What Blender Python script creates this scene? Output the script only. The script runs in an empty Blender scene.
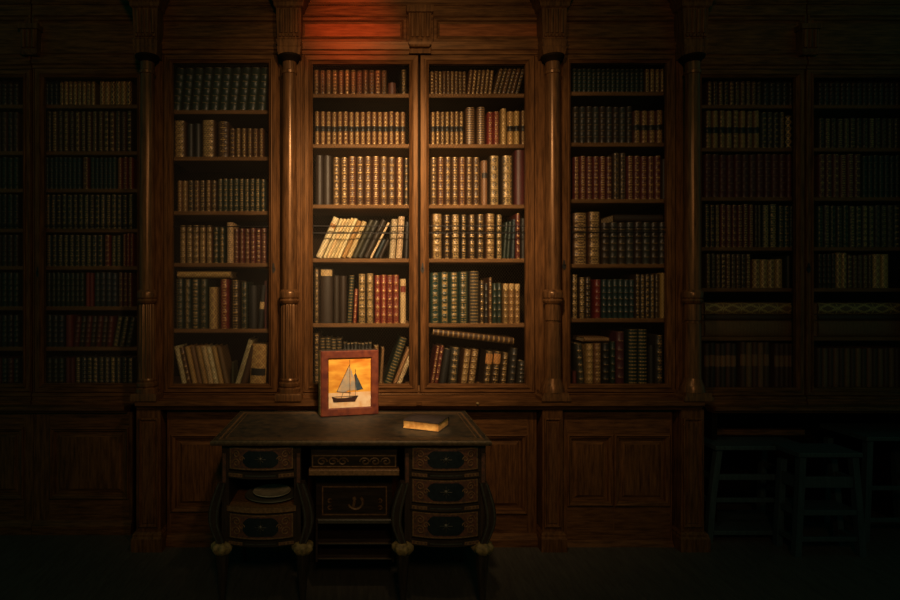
import bpy, math, random
from mathutils import Vector, Matrix
random.seed(7)
R = math.radians
scene = bpy.context.scene
COL = scene.collection

# ------------------------------------------------------------------ camera model
F, CX, CY, CAMY, CAMZ = 580.0, 360.0, 288.0, -3.30, 1.451
def U(y):                       # metres per pixel at depth y
    return (y - CAMY) / F
def PX(px, y): return (px - CX) * U(y)
def PZ(py, y): return CAMZ + (CY - py) * U(y)

# ------------------------------------------------------------------ materials
def new_mat(name):
    m = bpy.data.materials.new(name); m.use_nodes = True
    nt = m.node_tree; nt.nodes.clear()
    out = nt.nodes.new('ShaderNodeOutputMaterial'); b = nt.nodes.new('ShaderNodeBsdfPrincipled')
    nt.links.new(b.outputs[0], out.inputs[0])
    return m, nt, b
def nd(nt, t, **kw):
    n = nt.nodes.new(t)
    for k, v in kw.items(): setattr(n, k, v)
    return n
def math_(nt, op, a, b=None, c=None, clamp=False):
    n = nd(nt, 'ShaderNodeMath', operation=op); n.use_clamp = clamp
    for i, v in enumerate((a, b, c)):
        if v is None: continue
        if isinstance(v, (int, float)): n.inputs[i].default_value = v
        else: nt.links.new(v, n.inputs[i])
    return n.outputs[0]
def mixc(nt, fac, a, b):
    n = nd(nt, 'ShaderNodeMix', data_type='RGBA')
    for sock, v in ((n.inputs[0], fac), (n.inputs[6], a), (n.inputs[7], b)):
        if isinstance(v, (int, float)): sock.default_value = v
        elif isinstance(v, tuple): sock.default_value = (*v[:3], 1)
        else: nt.links.new(v, sock)
    return n.outputs[2]

def wood(name, c1, c2, axis, rough=0.42, scale=1.0, coat=0.0, spec=0.22):
    m, nt, b = new_mat(name)
    tc = nd(nt, 'ShaderNodeTexCoord'); oi = nd(nt, 'ShaderNodeObjectInfo')
    mp = nd(nt, 'ShaderNodeMapping')
    s = {'z': (75, 75, 7), 'x': (7, 75, 75), 'y': (75, 7, 75)}[axis]
    mp.inputs['Scale'].default_value = tuple(v * scale for v in s)
    nt.links.new(tc.outputs['Object'], mp.inputs['Vector'])
    rn = nd(nt, 'ShaderNodeVectorMath', operation='ADD')
    cv = nd(nt, 'ShaderNodeCombineXYZ')
    for i in range(3): nt.links.new(math_(nt, 'MULTIPLY', oi.outputs['Random'], 37.0 + 11 * i), cv.inputs[i])
    nt.links.new(mp.outputs[0], rn.inputs[0]); nt.links.new(cv.outputs[0], rn.inputs[1])
    n1 = nd(nt, 'ShaderNodeTexNoise'); n1.inputs['Scale'].default_value = 1.0; n1.inputs['Detail'].default_value = 5; n1.inputs['Roughness'].default_value = 0.65
    nt.links.new(rn.outputs[0], n1.inputs['Vector'])
    n2 = nd(nt, 'ShaderNodeTexNoise'); n2.inputs['Scale'].default_value = 5.0; n2.inputs['Detail'].default_value = 3
    nt.links.new(tc.outputs['Object'], n2.inputs['Vector'])
    f = math_(nt, 'MULTIPLY_ADD', n1.outputs[0], 3.0, -1.0, True)
    f2 = math_(nt, 'MULTIPLY_ADD', n2.outputs[0], 0.8, -0.15, True)
    c = mixc(nt, f, c1, c2)
    c = mixc(nt, math_(nt, 'MULTIPLY', f2, 0.45), c, tuple(v * 0.55 for v in c1))
    nt.links.new(c, b.inputs['Base Color'])
    nt.links.new(math_(nt, 'MULTIPLY_ADD', n1.outputs[0], 0.18, rough - 0.09), b.inputs['Roughness'])
    b.inputs['Specular IOR Level'].default_value = spec
    b.inputs['Specular Tint'].default_value = (1.0, .60, .32, 1)
    b.inputs['Coat Weight'].default_value = coat; b.inputs['Coat Roughness'].default_value = 0.22
    bp = nd(nt, 'ShaderNodeBump'); bp.inputs['Strength'].default_value = 0.12; bp.inputs['Distance'].default_value = 0.002
    nt.links.new(n1.outputs[0], bp.inputs['Height']); nt.links.new(bp.outputs[0], b.inputs['Normal'])
    return m

W1, W2 = (0.044, 0.0190, 0.0085), (0.150, 0.064, 0.022)
WV = wood('wood_vertical_grain', W1, W2, 'z')
WH = wood('wood_horizontal_grain', W1, W2, 'x')
WP = wood('column_wood', W1, W2, 'z', rough=0.30, coat=0.05, spec=.55)
WR = wood('red_lit_frieze_wood', (0.10, 0.030, 0.011), (0.24, 0.075, 0.025), 'x', rough=0.4)  # redder than the case wood: some of the red glow is in its colour
WS = wood('shelf_wood', (0.115, 0.055, 0.022), (0.200, 0.100, 0.042), 'x', rough=0.6)
WD = wood('dark_case_wood', (0.0045, 0.0035, 0.0025), (0.009, 0.006, 0.004), 'z', rough=0.75, spec=.15)  # near-black: the shade inside the recesses is deepened in this colour
WF = wood('floor_boards', (0.050, 0.046, 0.038), (0.080, 0.072, 0.058), 'y', rough=0.42)
WT = wood('grey_stool_wood', (0.026, 0.042, 0.044), (0.044, 0.066, 0.070), 'z', rough=0.5)
EB = wood('ebony', (0.020, 0.016, 0.013), (0.048, 0.034, 0.024), 'x', rough=0.4)
EBV = wood('ebony_vertical', (0.020, 0.016, 0.013), (0.048, 0.034, 0.024), 'z', rough=0.4)

def plain(name, c, rough=0.5, metal=0.0, noise=0.0, nscale=60, c2=None):
    m, nt, b = new_mat(name)
    b.inputs['Roughness'].default_value = rough; b.inputs['Metallic'].default_value = metal
    if noise:
        tc = nd(nt, 'ShaderNodeTexCoord'); n = nd(nt, 'ShaderNodeTexNoise')
        n.inputs['Scale'].default_value = nscale; n.inputs['Detail'].default_value = 4
        nt.links.new(tc.outputs['Object'], n.inputs['Vector'])
        f = math_(nt, 'MULTIPLY_ADD', n.outputs[0], 3.0, -1.0, True)
        nt.links.new(mixc(nt, f, c, c2 or tuple(v * (1 - noise) for v in c)), b.inputs['Base Color'])
    else: b.inputs['Base Color'].default_value = (*c, 1)
    return m
BRASS = plain('aged_brass', (0.13, 0.085, 0.04), 0.5, 0.3, 0.5, 80)
GILT = plain('gilt_bronze', (0.34, 0.22, 0.075), 0.65, 0.1, 0.6, 60)
WIRE = plain('dark_wire', (0.032, 0.023, 0.013), 0.55, 0.1)
IRON = plain('dark_iron', (0.020, 0.016, 0.014), 0.5, 0.5)
PAGES = plain('old_paper', (0.46, 0.33, 0.17), 0.85, 0, 0.4, 120)
TORT = plain('red_tortoiseshell', (0.140, 0.050, 0.024), 0.5, 0, 0.6, 70, (0.060, 0.030, 0.018))
INLAY = plain('brass_inlay', (0.26, 0.135, 0.055), 0.5, 0.2, 0.5, 90)
INLAYD = plain('pewter_inlay', (0.075, 0.070, 0.052), 0.45, 0.3, 0.4, 90)
BLK = plain('black_panel', (0.012, 0.016, 0.018), 0.4, 0, 0.4, 50)
LEATHERTOP = plain('worn_desk_leather', (0.014, 0.016, 0.014), 0.6, 0, 0.6, 26, (0.070, 0.046, 0.024))
SILVER = plain('tarnished_silver', (0.60, 0.55, 0.40), 0.5, 0.1, 0.3, 40)
DESKBOOKPAGES = plain('lit_page_edges', (0.85, 0.50, 0.16), 0.8, 0, 0.4, 50, (0.60, 0.28, 0.07))  # bright orange: the warm light on the edges is put into the colour
DESKBOOKCOVER = plain('worn_dark_cover', (0.035, 0.028, 0.03), 0.5, 0, 0.4, 40)

# book leathers: own colour comes from the mesh attribute, gilt tooling from the spine's UVs
def leather(name, nb=6, bw=0.05, orn=0.0, uw=0.27, ornscale=7.0, rough=0.42, giltc=(0.66, 0.40, 0.13), mott=0.35, twotone=False, lattice=False, g=0.85, midband=None):
    m, nt, b = new_mat(name)
    at = nd(nt, 'ShaderNodeAttribute'); at.attribute_name = 'col'
    uv = nd(nt, 'ShaderNodeUVMap'); sp = nd(nt, 'ShaderNodeSeparateXYZ'); nt.links.new(uv.outputs[0], sp.inputs[0])
    u, v = sp.outputs[0], sp.outputs[1]
    tc = nd(nt, 'ShaderNodeTexCoord'); nz = nd(nt, 'ShaderNodeTexNoise'); nz.inputs['Scale'].default_value = 55; nz.inputs['Detail'].default_value = 4
    nt.links.new(tc.outputs['Object'], nz.inputs['Vector'])
    c = mixc(nt, math_(nt, 'MULTIPLY', math_(nt, 'MULTIPLY_ADD', nz.outputs[0], 2.4, -0.7, True), mott), at.outputs['Color'], (0.012, 0.009, 0.006))
    vn = math_(nt, 'MULTIPLY', v, float(nb))
    fr = math_(nt, 'FRACT', vn)
    d = math_(nt, 'ABSOLUTE', math_(nt, 'SUBTRACT', fr, 0.5))          # .5 at the band, 0 mid compartment
    on = math_(nt, 'GREATER_THAN', u, -0.5)                           # spine faces only
    mask = None
    if bw: mask = math_(nt, 'GREATER_THAN', d, 0.5 - bw)
    if orn:
        cb = nd(nt, 'ShaderNodeCombineXYZ')
        nt.links.new(math_(nt, 'MULTIPLY', math_(nt, 'ABSOLUTE', math_(nt, 'SUBTRACT', u, 0.5)), ornscale), cb.inputs[0])
        nt.links.new(math_(nt, 'MULTIPLY', d, ornscale * 1.1), cb.inputs[1])
        nt.links.new(math_(nt, 'MULTIPLY', at.outputs['Alpha'], 9.0), cb.inputs[2])
        vo = nd(nt, 'ShaderNodeTexNoise'); vo.inputs['Scale'].default_value = 1.0; vo.inputs['Detail'].default_value = 2
        nt.links.new(cb.outputs[0], vo.inputs['Vector'])
        o = math_(nt, 'GREATER_THAN', vo.outputs[0], 1.0 - orn)
        o = math_(nt, 'MULTIPLY', o, math_(nt, 'LESS_THAN', d, 0.36))
        o = math_(nt, 'MULTIPLY', o, math_(nt, 'LESS_THAN', math_(nt, 'ABSOLUTE', math_(nt, 'SUBTRACT', u, 0.5)), 0.40))
        mask = o if mask is None else math_(nt, 'MAXIMUM', mask, o)
    if lattice:
        a1 = math_(nt, 'ABSOLUTE', math_(nt, 'SUBTRACT', math_(nt, 'FRACT', math_(nt, 'MULTIPLY_ADD', u, 2.0, vn)), 0.5))
        a2 = math_(nt, 'ABSOLUTE', math_(nt, 'SUBTRACT', math_(nt, 'FRACT', math_(nt, 'MULTIPLY_ADD', u, -2.0, vn)), 0.5))
        o = math_(nt, 'GREATER_THAN', math_(nt, 'MAXIMUM', a1, a2), 0.36)
        mask = o if mask is None else math_(nt, 'MAXIMUM', mask, o)
    if twotone:
        t1 = math_(nt, 'MULTIPLY', math_(nt, 'GREATER_THAN', v, 0.40), math_(nt, 'LESS_THAN', v, 0.56))
        c = mixc(nt, math_(nt, 'MULTIPLY', t1, on), c, (0.012, 0.010, 0.008))
        if mask is not None: mask = math_(nt, 'MULTIPLY', mask, math_(nt, 'SUBTRACT', 1.0, t1))
    if midband:
        t2 = math_(nt, 'MULTIPLY', math_(nt, 'GREATER_THAN', v, midband[0]), math_(nt, 'LESS_THAN', v, midband[1]))
        c = mixc(nt, math_(nt, 'MULTIPLY', t2, on), c, (.20, .10, .04))
    if mask is not None:
        wear_sheen = math_(nt, 'MULTIPLY_ADD', nz.outputs[0], 1.9, -0.1, True)
        if not lattice: wear_sheen = math_(nt, 'MULTIPLY', wear_sheen, math_(nt, 'MULTIPLY_ADD', math_(nt, 'ABSOLUTE', math_(nt, 'SUBTRACT', u, 0.5)), -6.0, 6.0*uw+.5, True))  # gilt fades off mid-spine: a vertical highlight painted in, over random wear
        mask = math_(nt, 'MULTIPLY', math_(nt, 'MULTIPLY', mask, on), math_(nt, 'MULTIPLY', wear_sheen, g))
        c = mixc(nt, mask, c, giltc)
        nt.links.new(math_(nt, 'MULTIPLY', mask, 0.35), b.inputs['Metallic'])
    nt.links.new(c, b.inputs['Base Color'])
    b.inputs['Roughness'].default_value = rough
    return m
LM = {
 'plain':  leather('plain_leather', bw=0.0, rough=0.5),
 'thin':   leather('leather_thin_gilt_bands', nb=6, bw=0.045, g=0.35, uw=.22),
 'band':   leather('leather_gilt_bands', nb=6, bw=0.09, orn=0.45, uw=.19, g=.75),
 'dots':   leather('leather_gilt_dots', nb=7, bw=0.03, orn=0.50, ornscale=3.5, uw=.19, g=.62),
 'rich':   leather('leather_rich_gilt', nb=6, bw=0.10, orn=0.55, ornscale=6.0, giltc=(0.70, 0.45, 0.17), uw=.29, g=.62),
 'two':    leather('leather_two_tone_gilt', nb=8, bw=0.08, orn=0.56, twotone=True, ornscale=5, uw=.21, g=.62),
 'ring':   leather('leather_many_rings', nb=16, bw=0.16, g=0.5, uw=.34),
 'latt':   leather('gilt_lattice_binding', nb=5, bw=0.03, lattice=True, giltc=(0.62, 0.40, 0.14), mott=0.2),
 'mark':   leather('leather_pale_shelf_mark', nb=1, bw=0.0, rough=.6, midband=(.50, .74)),
 'folio':  leather('ribbed_folio_leather', nb=26, bw=.10, g=.35, uw=.5, rough=.6, giltc=(.02,.012,.006)),
 'vell':   leather('pale_vellum', nb=3, bw=0.0, rough=0.6, mott=0.30),
 'vellb':  leather('pale_vellum_ornate', nb=7, bw=0.06, orn=0.5, rough=0.55, mott=0.45, giltc=(0.20, 0.10, 0.04)),
}
C = {
 'brown': (0.070, 0.029, 0.012), 'dark brown': (0.030, 0.017, 0.010), 'red brown': (0.095, 0.028, 0.013),
 'tan': (0.300, 0.165, 0.060), 'light brown': (0.190, 0.095, 0.035), 'cream': (0.640, 0.450, 0.210), 'pale cream': (0.68, 0.53, 0.31),
 'golden tan': (0.440, 0.250, 0.075), 'orange tan': (0.480, 0.250, 0.070),
 'dark green': (0.011, 0.025, 0.018), 'green': (0.013, 0.040, 0.029), 'olive': (0.050, 0.045, 0.018),
 'black': (0.012, 0.011, 0.010), 'dark grey': (0.030, 0.029, 0.024), 'dark blue': (0.014, 0.026, 0.036),
 'red': (0.170, 0.018, 0.014), 'dark red': (0.095, 0.014, 0.012), 'plum': (0.090, 0.020, 0.028), 'blue green': (0.012, 0.036, 0.036),
}

# ------------------------------------------------------------------ mesh builder
class MB:
    def __init__(s): s.v = []; s.f = []; s.m = []; s.uv = []; s.c = []
    def add(s, verts, faces, mat=0, uvs=None, col=None):
        o = len(s.v); s.v += [tuple(p) for p in verts]
        for i, f in enumerate(faces):
            s.f.append(tuple(o + k for k in f)); s.m.append(mat if isinstance(mat, int) else mat[i])
            s.uv.append(uvs[i] if uvs else None); s.c.append(col)
    def box(s, x0, x1, y0, y1, z0, z1, mat=0, bev=0.0):
        if x1 < x0: x0, x1 = x1, x0
        if z1 < z0: z0, z1 = z1, z0
        if bev <= 0:
            v = [(x0,y0,z0),(x1,y0,z0),(x1,y1,z0),(x0,y1,z0),(x0,y0,z1),(x1,y0,z1),(x1,y1,z1),(x0,y1,z1)]
            s.add(v, [(0,1,5,4),(1,2,6,5),(2,3,7,6),(3,0,4,7),(4,5,6,7),(3,2,1,0)], mat)
        else:                                   # chamfer the front edges
            b = bev
            v = [(x0+b,y0,z0+b),(x1-b,y0,z0+b),(x1-b,y0,z1-b),(x0+b,y0,z1-b),
                 (x0,y0+b,z0),(x1,y0+b,z0),(x1,y0+b,z1),(x0,y0+b,z1),
                 (x0,y1,z0),(x1,y1,z0),(x1,y1,z1),(x0,y1,z1)]
            s.add(v, [(0,1,2,3),(4,5,1,0),(5,6,2,1),(6,7,3,2),(7,4,0,3),(8,9,5,4),(9,10,6,5),(10,11,7,6),(11,8,4,7),(11,10,9,8)], mat)
    def mitre(s, x0, x1, z0, z1, prof, cap=None, mv=0, mh=1):
        """rectangular frame of a profile [(inset, y)...]; cap = material of the closing field"""
        rings = []
        for ins, y in prof:
            rings.append([(x0+ins,y,z0+ins),(x1-ins,y,z0+ins),(x1-ins,y,z1-ins),(x0+ins,y,z1-ins)])
        v = [p for r in rings for p in r]; f = []; m = []
        for i in range(len(prof)-1):
            for k in range(4):
                a, b = i*4+k, i*4+(k+1)%4
                f.append((a, b, b+4, a+4)); m.append(mh if k in (0, 2) else mv)
        if cap is not None:
            o = (len(prof)-1)*4; f.append((o,o+1,o+2,o+3)); m.append(cap)
        s.add(v, f, m)
    def sqlathe(s, cx, cy, prof, mat=0):        # prof [(z, hx, hy)], top to bottom or bottom to top
        v = []; f = []
        for z, hx, hy in prof: v += [(cx-hx,cy-hy,z),(cx+hx,cy-hy,z),(cx+hx,cy+hy,z),(cx-hx,cy+hy,z)]
        n = len(prof)
        for i in range(n-1):
            for k in range(4): f.append((i*4+k, i*4+(k+1)%4, i*4+4+(k+1)%4, i*4+4+k))
        f.append((0,3,2,1)); f.append(tuple((n-1)*4+k for k in range(4)))
        s.add(v, f, mat)
    def lathe(s, cx, cy, prof, n=28, mat=0, flute=0, fa=0.08, sx=1.0, sy=1.0):
        v = []; f = []
        for z, r in prof:
            for k in range(n):
                t = 2*math.pi*k/n; rr = r*(1 - (fa*(0.5+0.5*math.cos(flute*t)) if flute else 0))
                v.append((cx+rr*sx*math.cos(t), cy+rr*sy*math.sin(t), z))
        for i in range(len(prof)-1):
            for k in range(n): f.append((i*n+k, i*n+(k+1)%n, (i+1)*n+(k+1)%n, (i+1)*n+k))
        f.append(tuple(reversed(range(n)))); f.append(tuple((len(prof)-1)*n+k for k in range(n)))
        s.add(v, f, mat)
    def rod(s, a, b, r, mat=0, n=4):
        a, b = Vector(a), Vector(b); d = (b-a).normalized()
        up = Vector((0,1,0)) if abs(d.y) < 0.9 else Vector((1,0,0))
        p = d.cross(up).normalized(); q = d.cross(p)
        v = []
        for c in (a, b):
            for k in range(n):
                t = 2*math.pi*(k+0.5)/n; v.append(c + p*math.cos(t)*r + q*math.sin(t)*r)
        f = [(k,(k+1)%n,n+(k+1)%n,n+k) for k in range(n)] + [tuple(reversed(range(n))), tuple(range(n,2*n))]
        s.add(v, f, mat)
    def tube(s, pts, r, mat=0, n=6):
        for a, b in zip(pts[:-1], pts[1:]): s.rod(a, b, r, mat, n)
    def poly(s, pts2, y, mat=0, th=0.0):        # upright flat shape from (x, z) points, thickness th towards the front
        n = len(pts2); v = [(x, y-th, z) for x, z in pts2]; f = [tuple(range(n))]
        if th:
            v += [(x, y, z) for x, z in pts2]; f += [(k, n+k, n+(k+1)%n, (k+1)%n) for k in range(n)]
        s.add(v, f, mat)
    def build(s, name, mats, parent=None, origin=(0,0,0), smooth=0):
        o3 = Vector(origin)
        me = bpy.data.meshes.new(name)
        me.from_pydata([tuple(Vector(p)-o3) for p in s.v], [], s.f)
        if not isinstance(mats, (list, tuple)): mats = [mats]
        for m in mats: me.materials.append(m)
        me.polygons.foreach_set('material_index', s.m)
        if any(u is not None for u in s.uv):
            uvl = me.uv_layers.new(name='UVMap'); arr = []
            for f, u in zip(s.f, s.uv):
                for k in range(len(f)): arr += (u[k] if u else (-1.0, 0.0))
            uvl.data.foreach_set('uv', arr)
        if any(c is not None for c in s.c):
            ca = me.color_attributes.new('col', 'FLOAT_COLOR', 'CORNER'); arr = []
            for f, c in zip(s.f, s.c):
                for k in range(len(f)): arr += (c or (0.1, 0.1, 0.1, 1))
            ca.data.foreach_set('color', arr)
        if smooth:
            me.polygons.foreach_set('use_smooth', [True]*len(me.polygons))
            me.set_sharp_from_angle(angle=R(smooth))
        me.update()
        ob = bpy.data.objects.new(name, me); COL.objects.link(ob)
        if parent is not None: ob.parent = parent
        else: ob.location = origin
        return ob
def thing(name, label, cat, loc=(0,0,0), group=None):
    o = bpy.data.objects.new(name, None); COL.objects.link(o); o.location = loc; o.empty_display_size = 0.05
    o['label'] = label; o['category'] = cat
    if group: o['group'] = group
    return o
def tag(o, label, cat, group=None):
    o['label'] = label; o['category'] = cat
    if group: o['group'] = group
    return o
def struct(o): o['kind'] = 'structure'; return o

# ------------------------------------------------------------------ setting
YO = 0.16                                          # outer bays stand back by this much
mb = MB(); mb.box(-3.2, 4.6, -4.2, 0.80, -0.05, 0.0); struct(mb.build('floor', WF))
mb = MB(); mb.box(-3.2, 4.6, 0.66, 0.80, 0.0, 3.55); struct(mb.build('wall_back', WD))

# ------------------------------------------------------------------ bookcases
TH = 0.024
LEDGE_TOP = PZ(401, -.12); RECESS_TOP = PZ(404, YO)
def grille(x0, x1, z0, z1, y, p=0.0155, r=0.00075):
    m = MB(); w, h = x1-x0, z1-z0; k = 1.35           # diamonds a little taller than wide
    n = int((w + h/k)/p)+1
    for i in range(n+1):
        c = i*p
        a = [(c, 0), (c-h/k, h)]                      # falls to the left
        pts = []
        for (xa, za), (xb, zb) in ((a[0], a[1]),):
            t0 = max(0, (xa-w)/(xa-xb)); t1 = min(1, xa/(xa-xb))
            if t1 > t0+1e-4: pts = [(xa+(xb-xa)*t0, za+(zb-za)*t0), (xa+(xb-xa)*t1, za+(zb-za)*t1)]
        if pts:
            m.rod((x0+pts[0][0], y, z0+pts[0][1]), (x0+pts[1][0], y, z0+pts[1][1]), r, n=3)
            m.rod((x1-pts[0][0], y+2*r, z0+pts[0][1]), (x1-pts[1][0], y+2*r, z0+pts[1][1]), r, n=3)
    return m

def lock(name, px, py, y, parent, org):
    m = MB(); x, z = PX(px, y), PZ(py, y)
    pts = [(0,.030),(.005,.022),(.005,.010),(.010,.0),(.011,-.012),(.006,-.022),(0,-.030)]
    out = [(x+a, z+b) for a, b in pts] + [(x-a, z+b) for a, b in reversed(pts[1:-1])]
    m.poly(out, y, 0, 0.004)
    m.rod((x, y-0.004, z+0.004), (x, y-0.014, z+0.004), 0.004, 0, 8)
    return m.build(name, IRON, parent, org, 40)

def case(name_label, cat, xo, openings, ytop, ybot, shelves, y0, frame_px, locks, bars, group=None, frieze=None, top_py=-14, panels=(), zbase=None):
    """xo: outer pixel limits of the unit; openings: pixel limits of each door's opening"""
    xl, xr = PX(xo[0], y0), PX(xo[1], y0); zt, zb = PZ(ytop, y0), PZ(ybot, y0); ztop = PZ(top_py, y0); zbase = LEDGE_TOP if zbase is None else zbase
    org = ((xl+xr)/2, y0, zbase)
    t = thing('bookcase', name_label, cat, org, group)
    # carcass
    m = MB()
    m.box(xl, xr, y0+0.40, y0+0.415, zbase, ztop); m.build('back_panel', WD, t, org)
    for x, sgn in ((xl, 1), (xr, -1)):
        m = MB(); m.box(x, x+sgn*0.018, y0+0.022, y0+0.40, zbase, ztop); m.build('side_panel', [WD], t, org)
    m = MB(); m.box(xl+.018, xr-.018, y0+0.045, y0+0.40, zb-0.03, zb+0.004); m.build('bottom_board', WS, t, org)
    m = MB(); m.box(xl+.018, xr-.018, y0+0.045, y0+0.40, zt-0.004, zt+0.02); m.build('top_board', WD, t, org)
    if len(openings) > 1:
        for a, b in zip(openings[:-1], openings[1:]):
            xm = PX((a[1]+b[0])/2, y0)
            m = MB(); m.box(xm-0.022, xm+0.022, y0+0.045, y0+0.40, zb+.004, zt-.004); m.build('divider', WD, t, org)
    # fixed face frame : outer stiles + bottom rail
    d0, d1 = openings[0][0]-frame_px, openings[-1][1]+frame_px
    xa, xb = PX(d0, y0), PX(d1, y0); zdt, zdb = PZ(ytop-frame_px*0.95, y0), PZ(ybot+frame_px*0.6, y0)
    for p, q_ in ((xl, xa), (xb, xr)):
        if q_-p <= .004: continue
        m = MB(); m.mitre(p, q_, zdb, zdt, [(0,y0+.022),(0,y0-.002),(.005,y0-.002),(.008,y0+.004),(.016,y0+.004),(.019,y0-.001)] if q_-p>.045 else [(0,y0+.022),(0,y0)], 0, 0, 0)
        m.build('stile', [WV, WH], t, org)
    m = MB(); h = zdb-zbase
    m.sqlathe((xl+xr)/2, y0+0.02, [(zbase, (xr-xl)/2, .034), (zbase+h*.30, (xr-xl)/2, .034), (zbase+h*.36,(xr-xl)/2,.026), (zbase+h*.62,(xr-xl)/2,.026), (zbase+h*.70,(xr-xl)/2,.032), (zbase+h*.84,(xr-xl)/2,.030), (zdb-.001,(xr-xl)/2,.022)], 0)
    m.build('bottom_rail', [WH], t, org)
    # frieze above the doors
    m = MB(); zf = zdt+0.002
    for i, (fa, fb) in enumerate(panels or [(xo[0], xo[1])]):
        m = MB(); a, b = PX(fa, y0), PX(fb, y0); hh = ztop-zf
        zp0, zp1 = (PZ(44.5, y0), PZ(15, y0)) if y0 == 0 else (zf+.05, ztop-.17)
        prof = [(0,y0+.02),(0,y0-.012),(.010,y0-.014),(.016,y0-.004),(.030,y0-.004),(.036,y0-.011),(.041,y0+.0),(.050,y0+.005)]
        m.mitre(a, b, zp0, zp1, prof, 2, 1, 1)
        m.sqlathe((a+b)/2, y0+.012, [(zf, (b-a)/2, .018), (zf+(zp0-zf)*.35, (b-a)/2, .018), (zf+(zp0-zf)*.45, (b-a)/2, .028), (zp0-.004, (b-a)/2, .032), (zp0, (b-a)/2, .024)], 1)
        m.box(a, b, y0-.008, y0+.02, zp1, ztop-.11, 1)
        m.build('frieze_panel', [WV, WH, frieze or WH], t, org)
    m = MB()
    xc, hx = (xl+xr)/2, (xr-xl)/2
    m.sqlathe(xc, y0+.01, [(ztop-.115, hx, .024),(ztop-.105,hx,.030),(ztop-.098,hx,.020),(ztop-.075,hx,.024),(ztop-.060,hx,.040),(ztop-.045,hx,.046),(ztop-.030,hx,.046),(ztop,hx,.075)], 0)
    m.build('cornice', [WH], t, org)
    # shelves
    for py in shelves:
        z = PZ(py, y0+0.05)
        for a, b in openings:
            m = MB(); m.box(PX(a-3, y0)+.0, PX(b+3, y0), y0+0.05, y0+0.398, z-TH/2, z+TH/2, 0, 0.004); m.build('shelf', WS, t, org)
    # doors
    for (a, b), lk in zip(openings, locks):
        m = MB(); xa, xb = PX(a, y0-.012), PX(b, y0-.012); za, zz = PZ(ybot, y0-.012), PZ(ytop, y0-.012); fw = frame_px*U(y0)*0.985
        prof = [(0,y0+.024),(0,y0-.008),(.004,y0-.012),(fw*.52,y0-.012),(fw*.56,y0-.020),(fw*.66,y0-.021),(fw*.74,y0-.013),(fw*.86,y0-.006),(fw*.90,y0-.009),(fw,y0-.004),(fw,y0+.022)]
        m.mitre(xa-fw, xb+fw, za-fw*.62, zz+fw, prof)
        d = m.build('door', [WV, WH], t, org)
        grille(xa-.002, xb+.002, za-.002+fw*.38, zz+.002, y0+0.012).build('wire_grille', WIRE, d, org)
        for py in bars:
            m = MB(); zc = PZ(py, y0); m.rod((xa-.002, y0+.008, zc), (xb+.002, y0+.008, zc), .0034, 0, 8); m.build('cross_bar', IRON, d, org, 60)
        if lk: lock('lock_plate', lk[0], lk[1], y0-.0125 if lk[2] else y0-.021, d, org)
    return t, org

INNER = dict(ytop=63, ybot=387)
BAYS = {}
case('dark wood bookcase with leaning cream books low down, left of the double-doored case', 'bookcase', (150, 287.5), [(172, 268.5)], 62.5, 387.5,
     [112, 158.6, 213, 265, 331], 0, 8.5, [(273.5, 268, True)], [226.5], 'tall wire-fronted bookcases')
c_t, c_o = case('central double-doored bookcase with red-lit panels above, directly behind the desk', 'bookcase', (292.5, 549.5), [(312.5, 409.5), (429, 526)], 63.5, 387.5,
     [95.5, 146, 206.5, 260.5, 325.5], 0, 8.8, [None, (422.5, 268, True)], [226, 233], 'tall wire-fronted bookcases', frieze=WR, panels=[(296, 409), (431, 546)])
case('wire-fronted dark wood bookcase with a row of red books, just right of the double-doored case', 'bookcase', (554.5, 690), [(571, 667.5)], 62.5, 387.5,
     [93.5, 144.5, 201, 266, 320.5], 0, 8.5, [(564, 265, True)], [227, 232], 'tall wire-fronted bookcases')
OB = [-58, 22]
case('eight-shelf dark bookcase with dark green books, recessed left of the leftmost column', 'bookcase', (33, 152), [(43, 136.5)], 77, 387,
     [106.3, 153, 190.5, 230.5, 268, 308.5, 349], YO, 9, [(38, 272, True)], [226], 'recessed bookcases in the dark ends', zbase=RECESS_TOP)
case('dark eight-shelf bookcase cut off by the left edge of the photo', 'bookcase', (-90, 31.5), [(-74, 22)], 77, 387,
     [106.3, 153, 190.5, 230.5, 268, 308.5, 349], YO, 8, [None], [226], 'recessed bookcases in the dark ends', zbase=RECESS_TOP)
SH5 = [106.5, 149.5, 199, 249, 290, 339]
case('dark bookcase with broad flat folios low down, recessed right of the rightmost column', 'bookcase', (688, 805), [(702.5, 797)], 77, 391,
     SH5, YO, 8, [None], [], 'recessed bookcases in the dark ends', zbase=RECESS_TOP)
case('dark bookcase with flat folios cut off by the right edge of the photo', 'bookcase', (806.5, 925), [(815, 910)], 77, 391,
     SH5, YO, 8, [(808.5, 268, True)], [], 'recessed bookcases in the dark ends', zbase=RECESS_TOP)

# small reeded block between the two central friezes, and those between the outer bays
def reeded(px, y0, w, pt, pb, parent=None, org=(0,0,0), n=4, mat=WV, hy=.03):
    m = MB(); x = PX(px, y0); u = U(y0); hx = w*u/2; zt, zb = PZ(pt, y0), PZ(pb, y0); h = zt-zb
    m.sqlathe(x, y0, [(zb, hx*.70, hy*.7),(zb+h*.06, hx*.84, hy),(zb+h*.16, hx*.86, hy*1.06),(zb+h*.20,hx*.78,hy*.9),(zb+h*.82,hx*.84,hy*.95),(zb+h*.84,hx*.98,hy*1.25),(zb+h*.92,hx,hy*1.3),(zt,hx*1.0,hy*1.3)])
    for k in range(n):
        xx = x + (k-(n-1)/2)*hx*1.5/n
        m.rod((xx, y0-hy*.9, zb+h*.22), (xx, y0-hy*.95, zb+h*.80), hx*.52/n*1.15, 0, 10)
    return m
m = MB(); m.box(PX(409,0)+.001, PX(431,0)-.001, -.004, .02, PZ(53.5,0), PZ(5,0)); m.build('frieze_stile', WV, c_t, c_o)
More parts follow.
